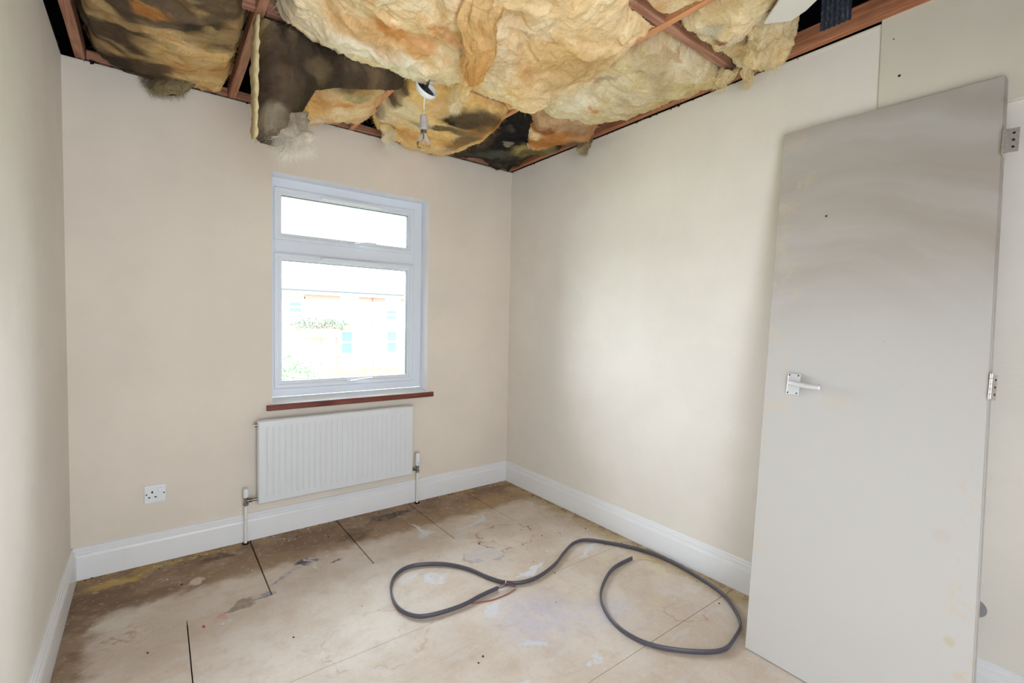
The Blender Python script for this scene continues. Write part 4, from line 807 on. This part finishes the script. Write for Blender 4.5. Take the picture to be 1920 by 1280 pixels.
bm = bmesh.new(); cyl(bm, (7.82, 16.93, GZ), (7.82, 16.93, 2.3), .035, n=10); keep(link('downpipe', bm, M['redband']), hs)
for x0, x1, z0, z1 in WIN:
    bm = bmesh.new(); ring(bm, x0, x1, z0, z1, .05, 17.06, 17.12); box(bm, x0+.04, x1-.04, 17.06, 17.12, (z0+z1)/2-.04, (z0+z1)/2+.04); f_ = keep(link('window', bm, M['white']), hs)
    g = boxo('pane', (x0+.04, x1-.04, 17.09, 17.10, z0+.04, z1-.04), M['paleblue']); g.parent = f_
    keep(boxo('sill', (x0-.08, x1+.08, 16.92, 17.06, z0-.09, z0-.01), M['redband']), hs); keep(boxo('lintel', (x0-.08, x1+.08, 16.985, 17.0, z1+.02, z1+.18), M['redband']), hs)
for x0, x1 in ((5.0, 6.4), (7.2, 8.35), (9.1, 10.3), (3.5, 4.1)): keep(boxo('eaves_course', (x0, x1, 16.985, 17.0, 2.0, 2.17), M['redband']), hs)
bm = bmesh.new(); R = [[bm.verts.new(p) for p in ((x, 16.2, .55), (x, 17, 1.0), (x, 17, .9), (x, 16.2, .48))] for x in (4.75, 6.2)]
for i in range(4): bm.faces.new((R[0][i], R[0][(i+1) % 4], R[1][(i+1) % 4], R[1][i]))
bm.faces.new(R[0][::-1]); bm.faces.new(R[1]); keep(link('porch_roof', bm, M['terra']), hs)
for x in (4.85, 6.1): keep(boxo('porch_post', (x-.05, x+.05, 16.25, 16.35, GZ, .5), M['terra']), hs)
fe = empty('fence', (8, 15.2, GZ), 'orange wooden fence in front of the pale brick house', 'fence')
mf = plain('fence_wood', (206, 166, 122), .8, .1, vary=.2, nscale=5)
fb = None
for i in range(110):
    x = 2+i*.14
    if fb is None: fb = boxo('board', (-.06, .06, -.012, .012, 0, 2.02), mf); o = fb
    else: o = fb.copy(); COL.objects.link(o)
    o.parent = fe; o.location = (x-8, (.012 if i % 2 else 0), random.uniform(-.02, .02))
for i in range(7): keep(boxo('post', (2+i*2.4, 2.1+i*2.4, 15.23, 15.33, GZ, GZ+2.05), mf), fe)
def leafy(name, label, c, r, n, col, seed, sz=.05, cat='bush', trunk=None):
    rng = np.random.RandomState(seed); root = empty(name, (c[0], c[1], GZ), label, cat); P = rng.normal(0, 1, (n, 3)); P /= np.linalg.norm(P, axis=1)[:, None]; P *= rng.uniform(.35, 1, (n, 1))**.5
    P *= (.75+.5*fbm(P*1.6+5, seed, 3))[:, None]; P = P*np.array(r)+np.array(c)
    a = rng.normal(0, 1, (n, 3)); a /= np.linalg.norm(a, axis=1)[:, None]; b = np.cross(a, rng.normal(0, 1, (n, 3))); b /= np.linalg.norm(b, axis=1)[:, None]; s = rng.uniform(.6, 1.4, (n, 1))*sz
    V = np.stack([P-a*s, P+b*s*.45, P+a*s, P-b*s*.45], 1).reshape(-1, 3); F = np.arange(n*4).reshape(n, 4); C = np.repeat(LIN(col)*rng.uniform(.5, 1.25, (n, 1)), 4, 0)
    tag(mesh_np('leaves', V, F, C, M['strand'], root, False), kind='stuff')
    bm = bmesh.new(); rt = trunk or .04; cyl(bm, (c[0], c[1], GZ), (c[0], c[1], c[2]), rt, rt*.5, 8)
    for k in range(7):
        an = k*2.4; cyl(bm, (c[0], c[1], c[2]-r[2]*.7+k*.05*r[2]), (c[0]+math.cos(an)*r[0]*.6, c[1]+math.sin(an)*r[1]*.6, c[2]+r[2]*(.1+.08*k)), rt*.4, rt*.12, 6)
    keep(link('stems', bm, plain('bark', (110, 90, 70), .9, .1)), root); return root
leafy('bush', 'green leafy bush just outside, low at the left of the window pane', (2.75, 8.6, -.55), (.85, .8, 1.05), 4200, (176, 206, 170), 3, .055)
leafy('ivy', 'green climbing ivy over the porch of the brick house', (5.6, 16.75, 1.05), (1.35, .16, .30), 1500, (186, 206, 190), 5, .05, 'plant', .012)
leafy('tree', 'treetop showing faintly above the far roof', (8.3, 27, 4.4), (1.3, 1.2, 2.0), 2200, (205, 222, 205), 8, .09, 'tree', .14)
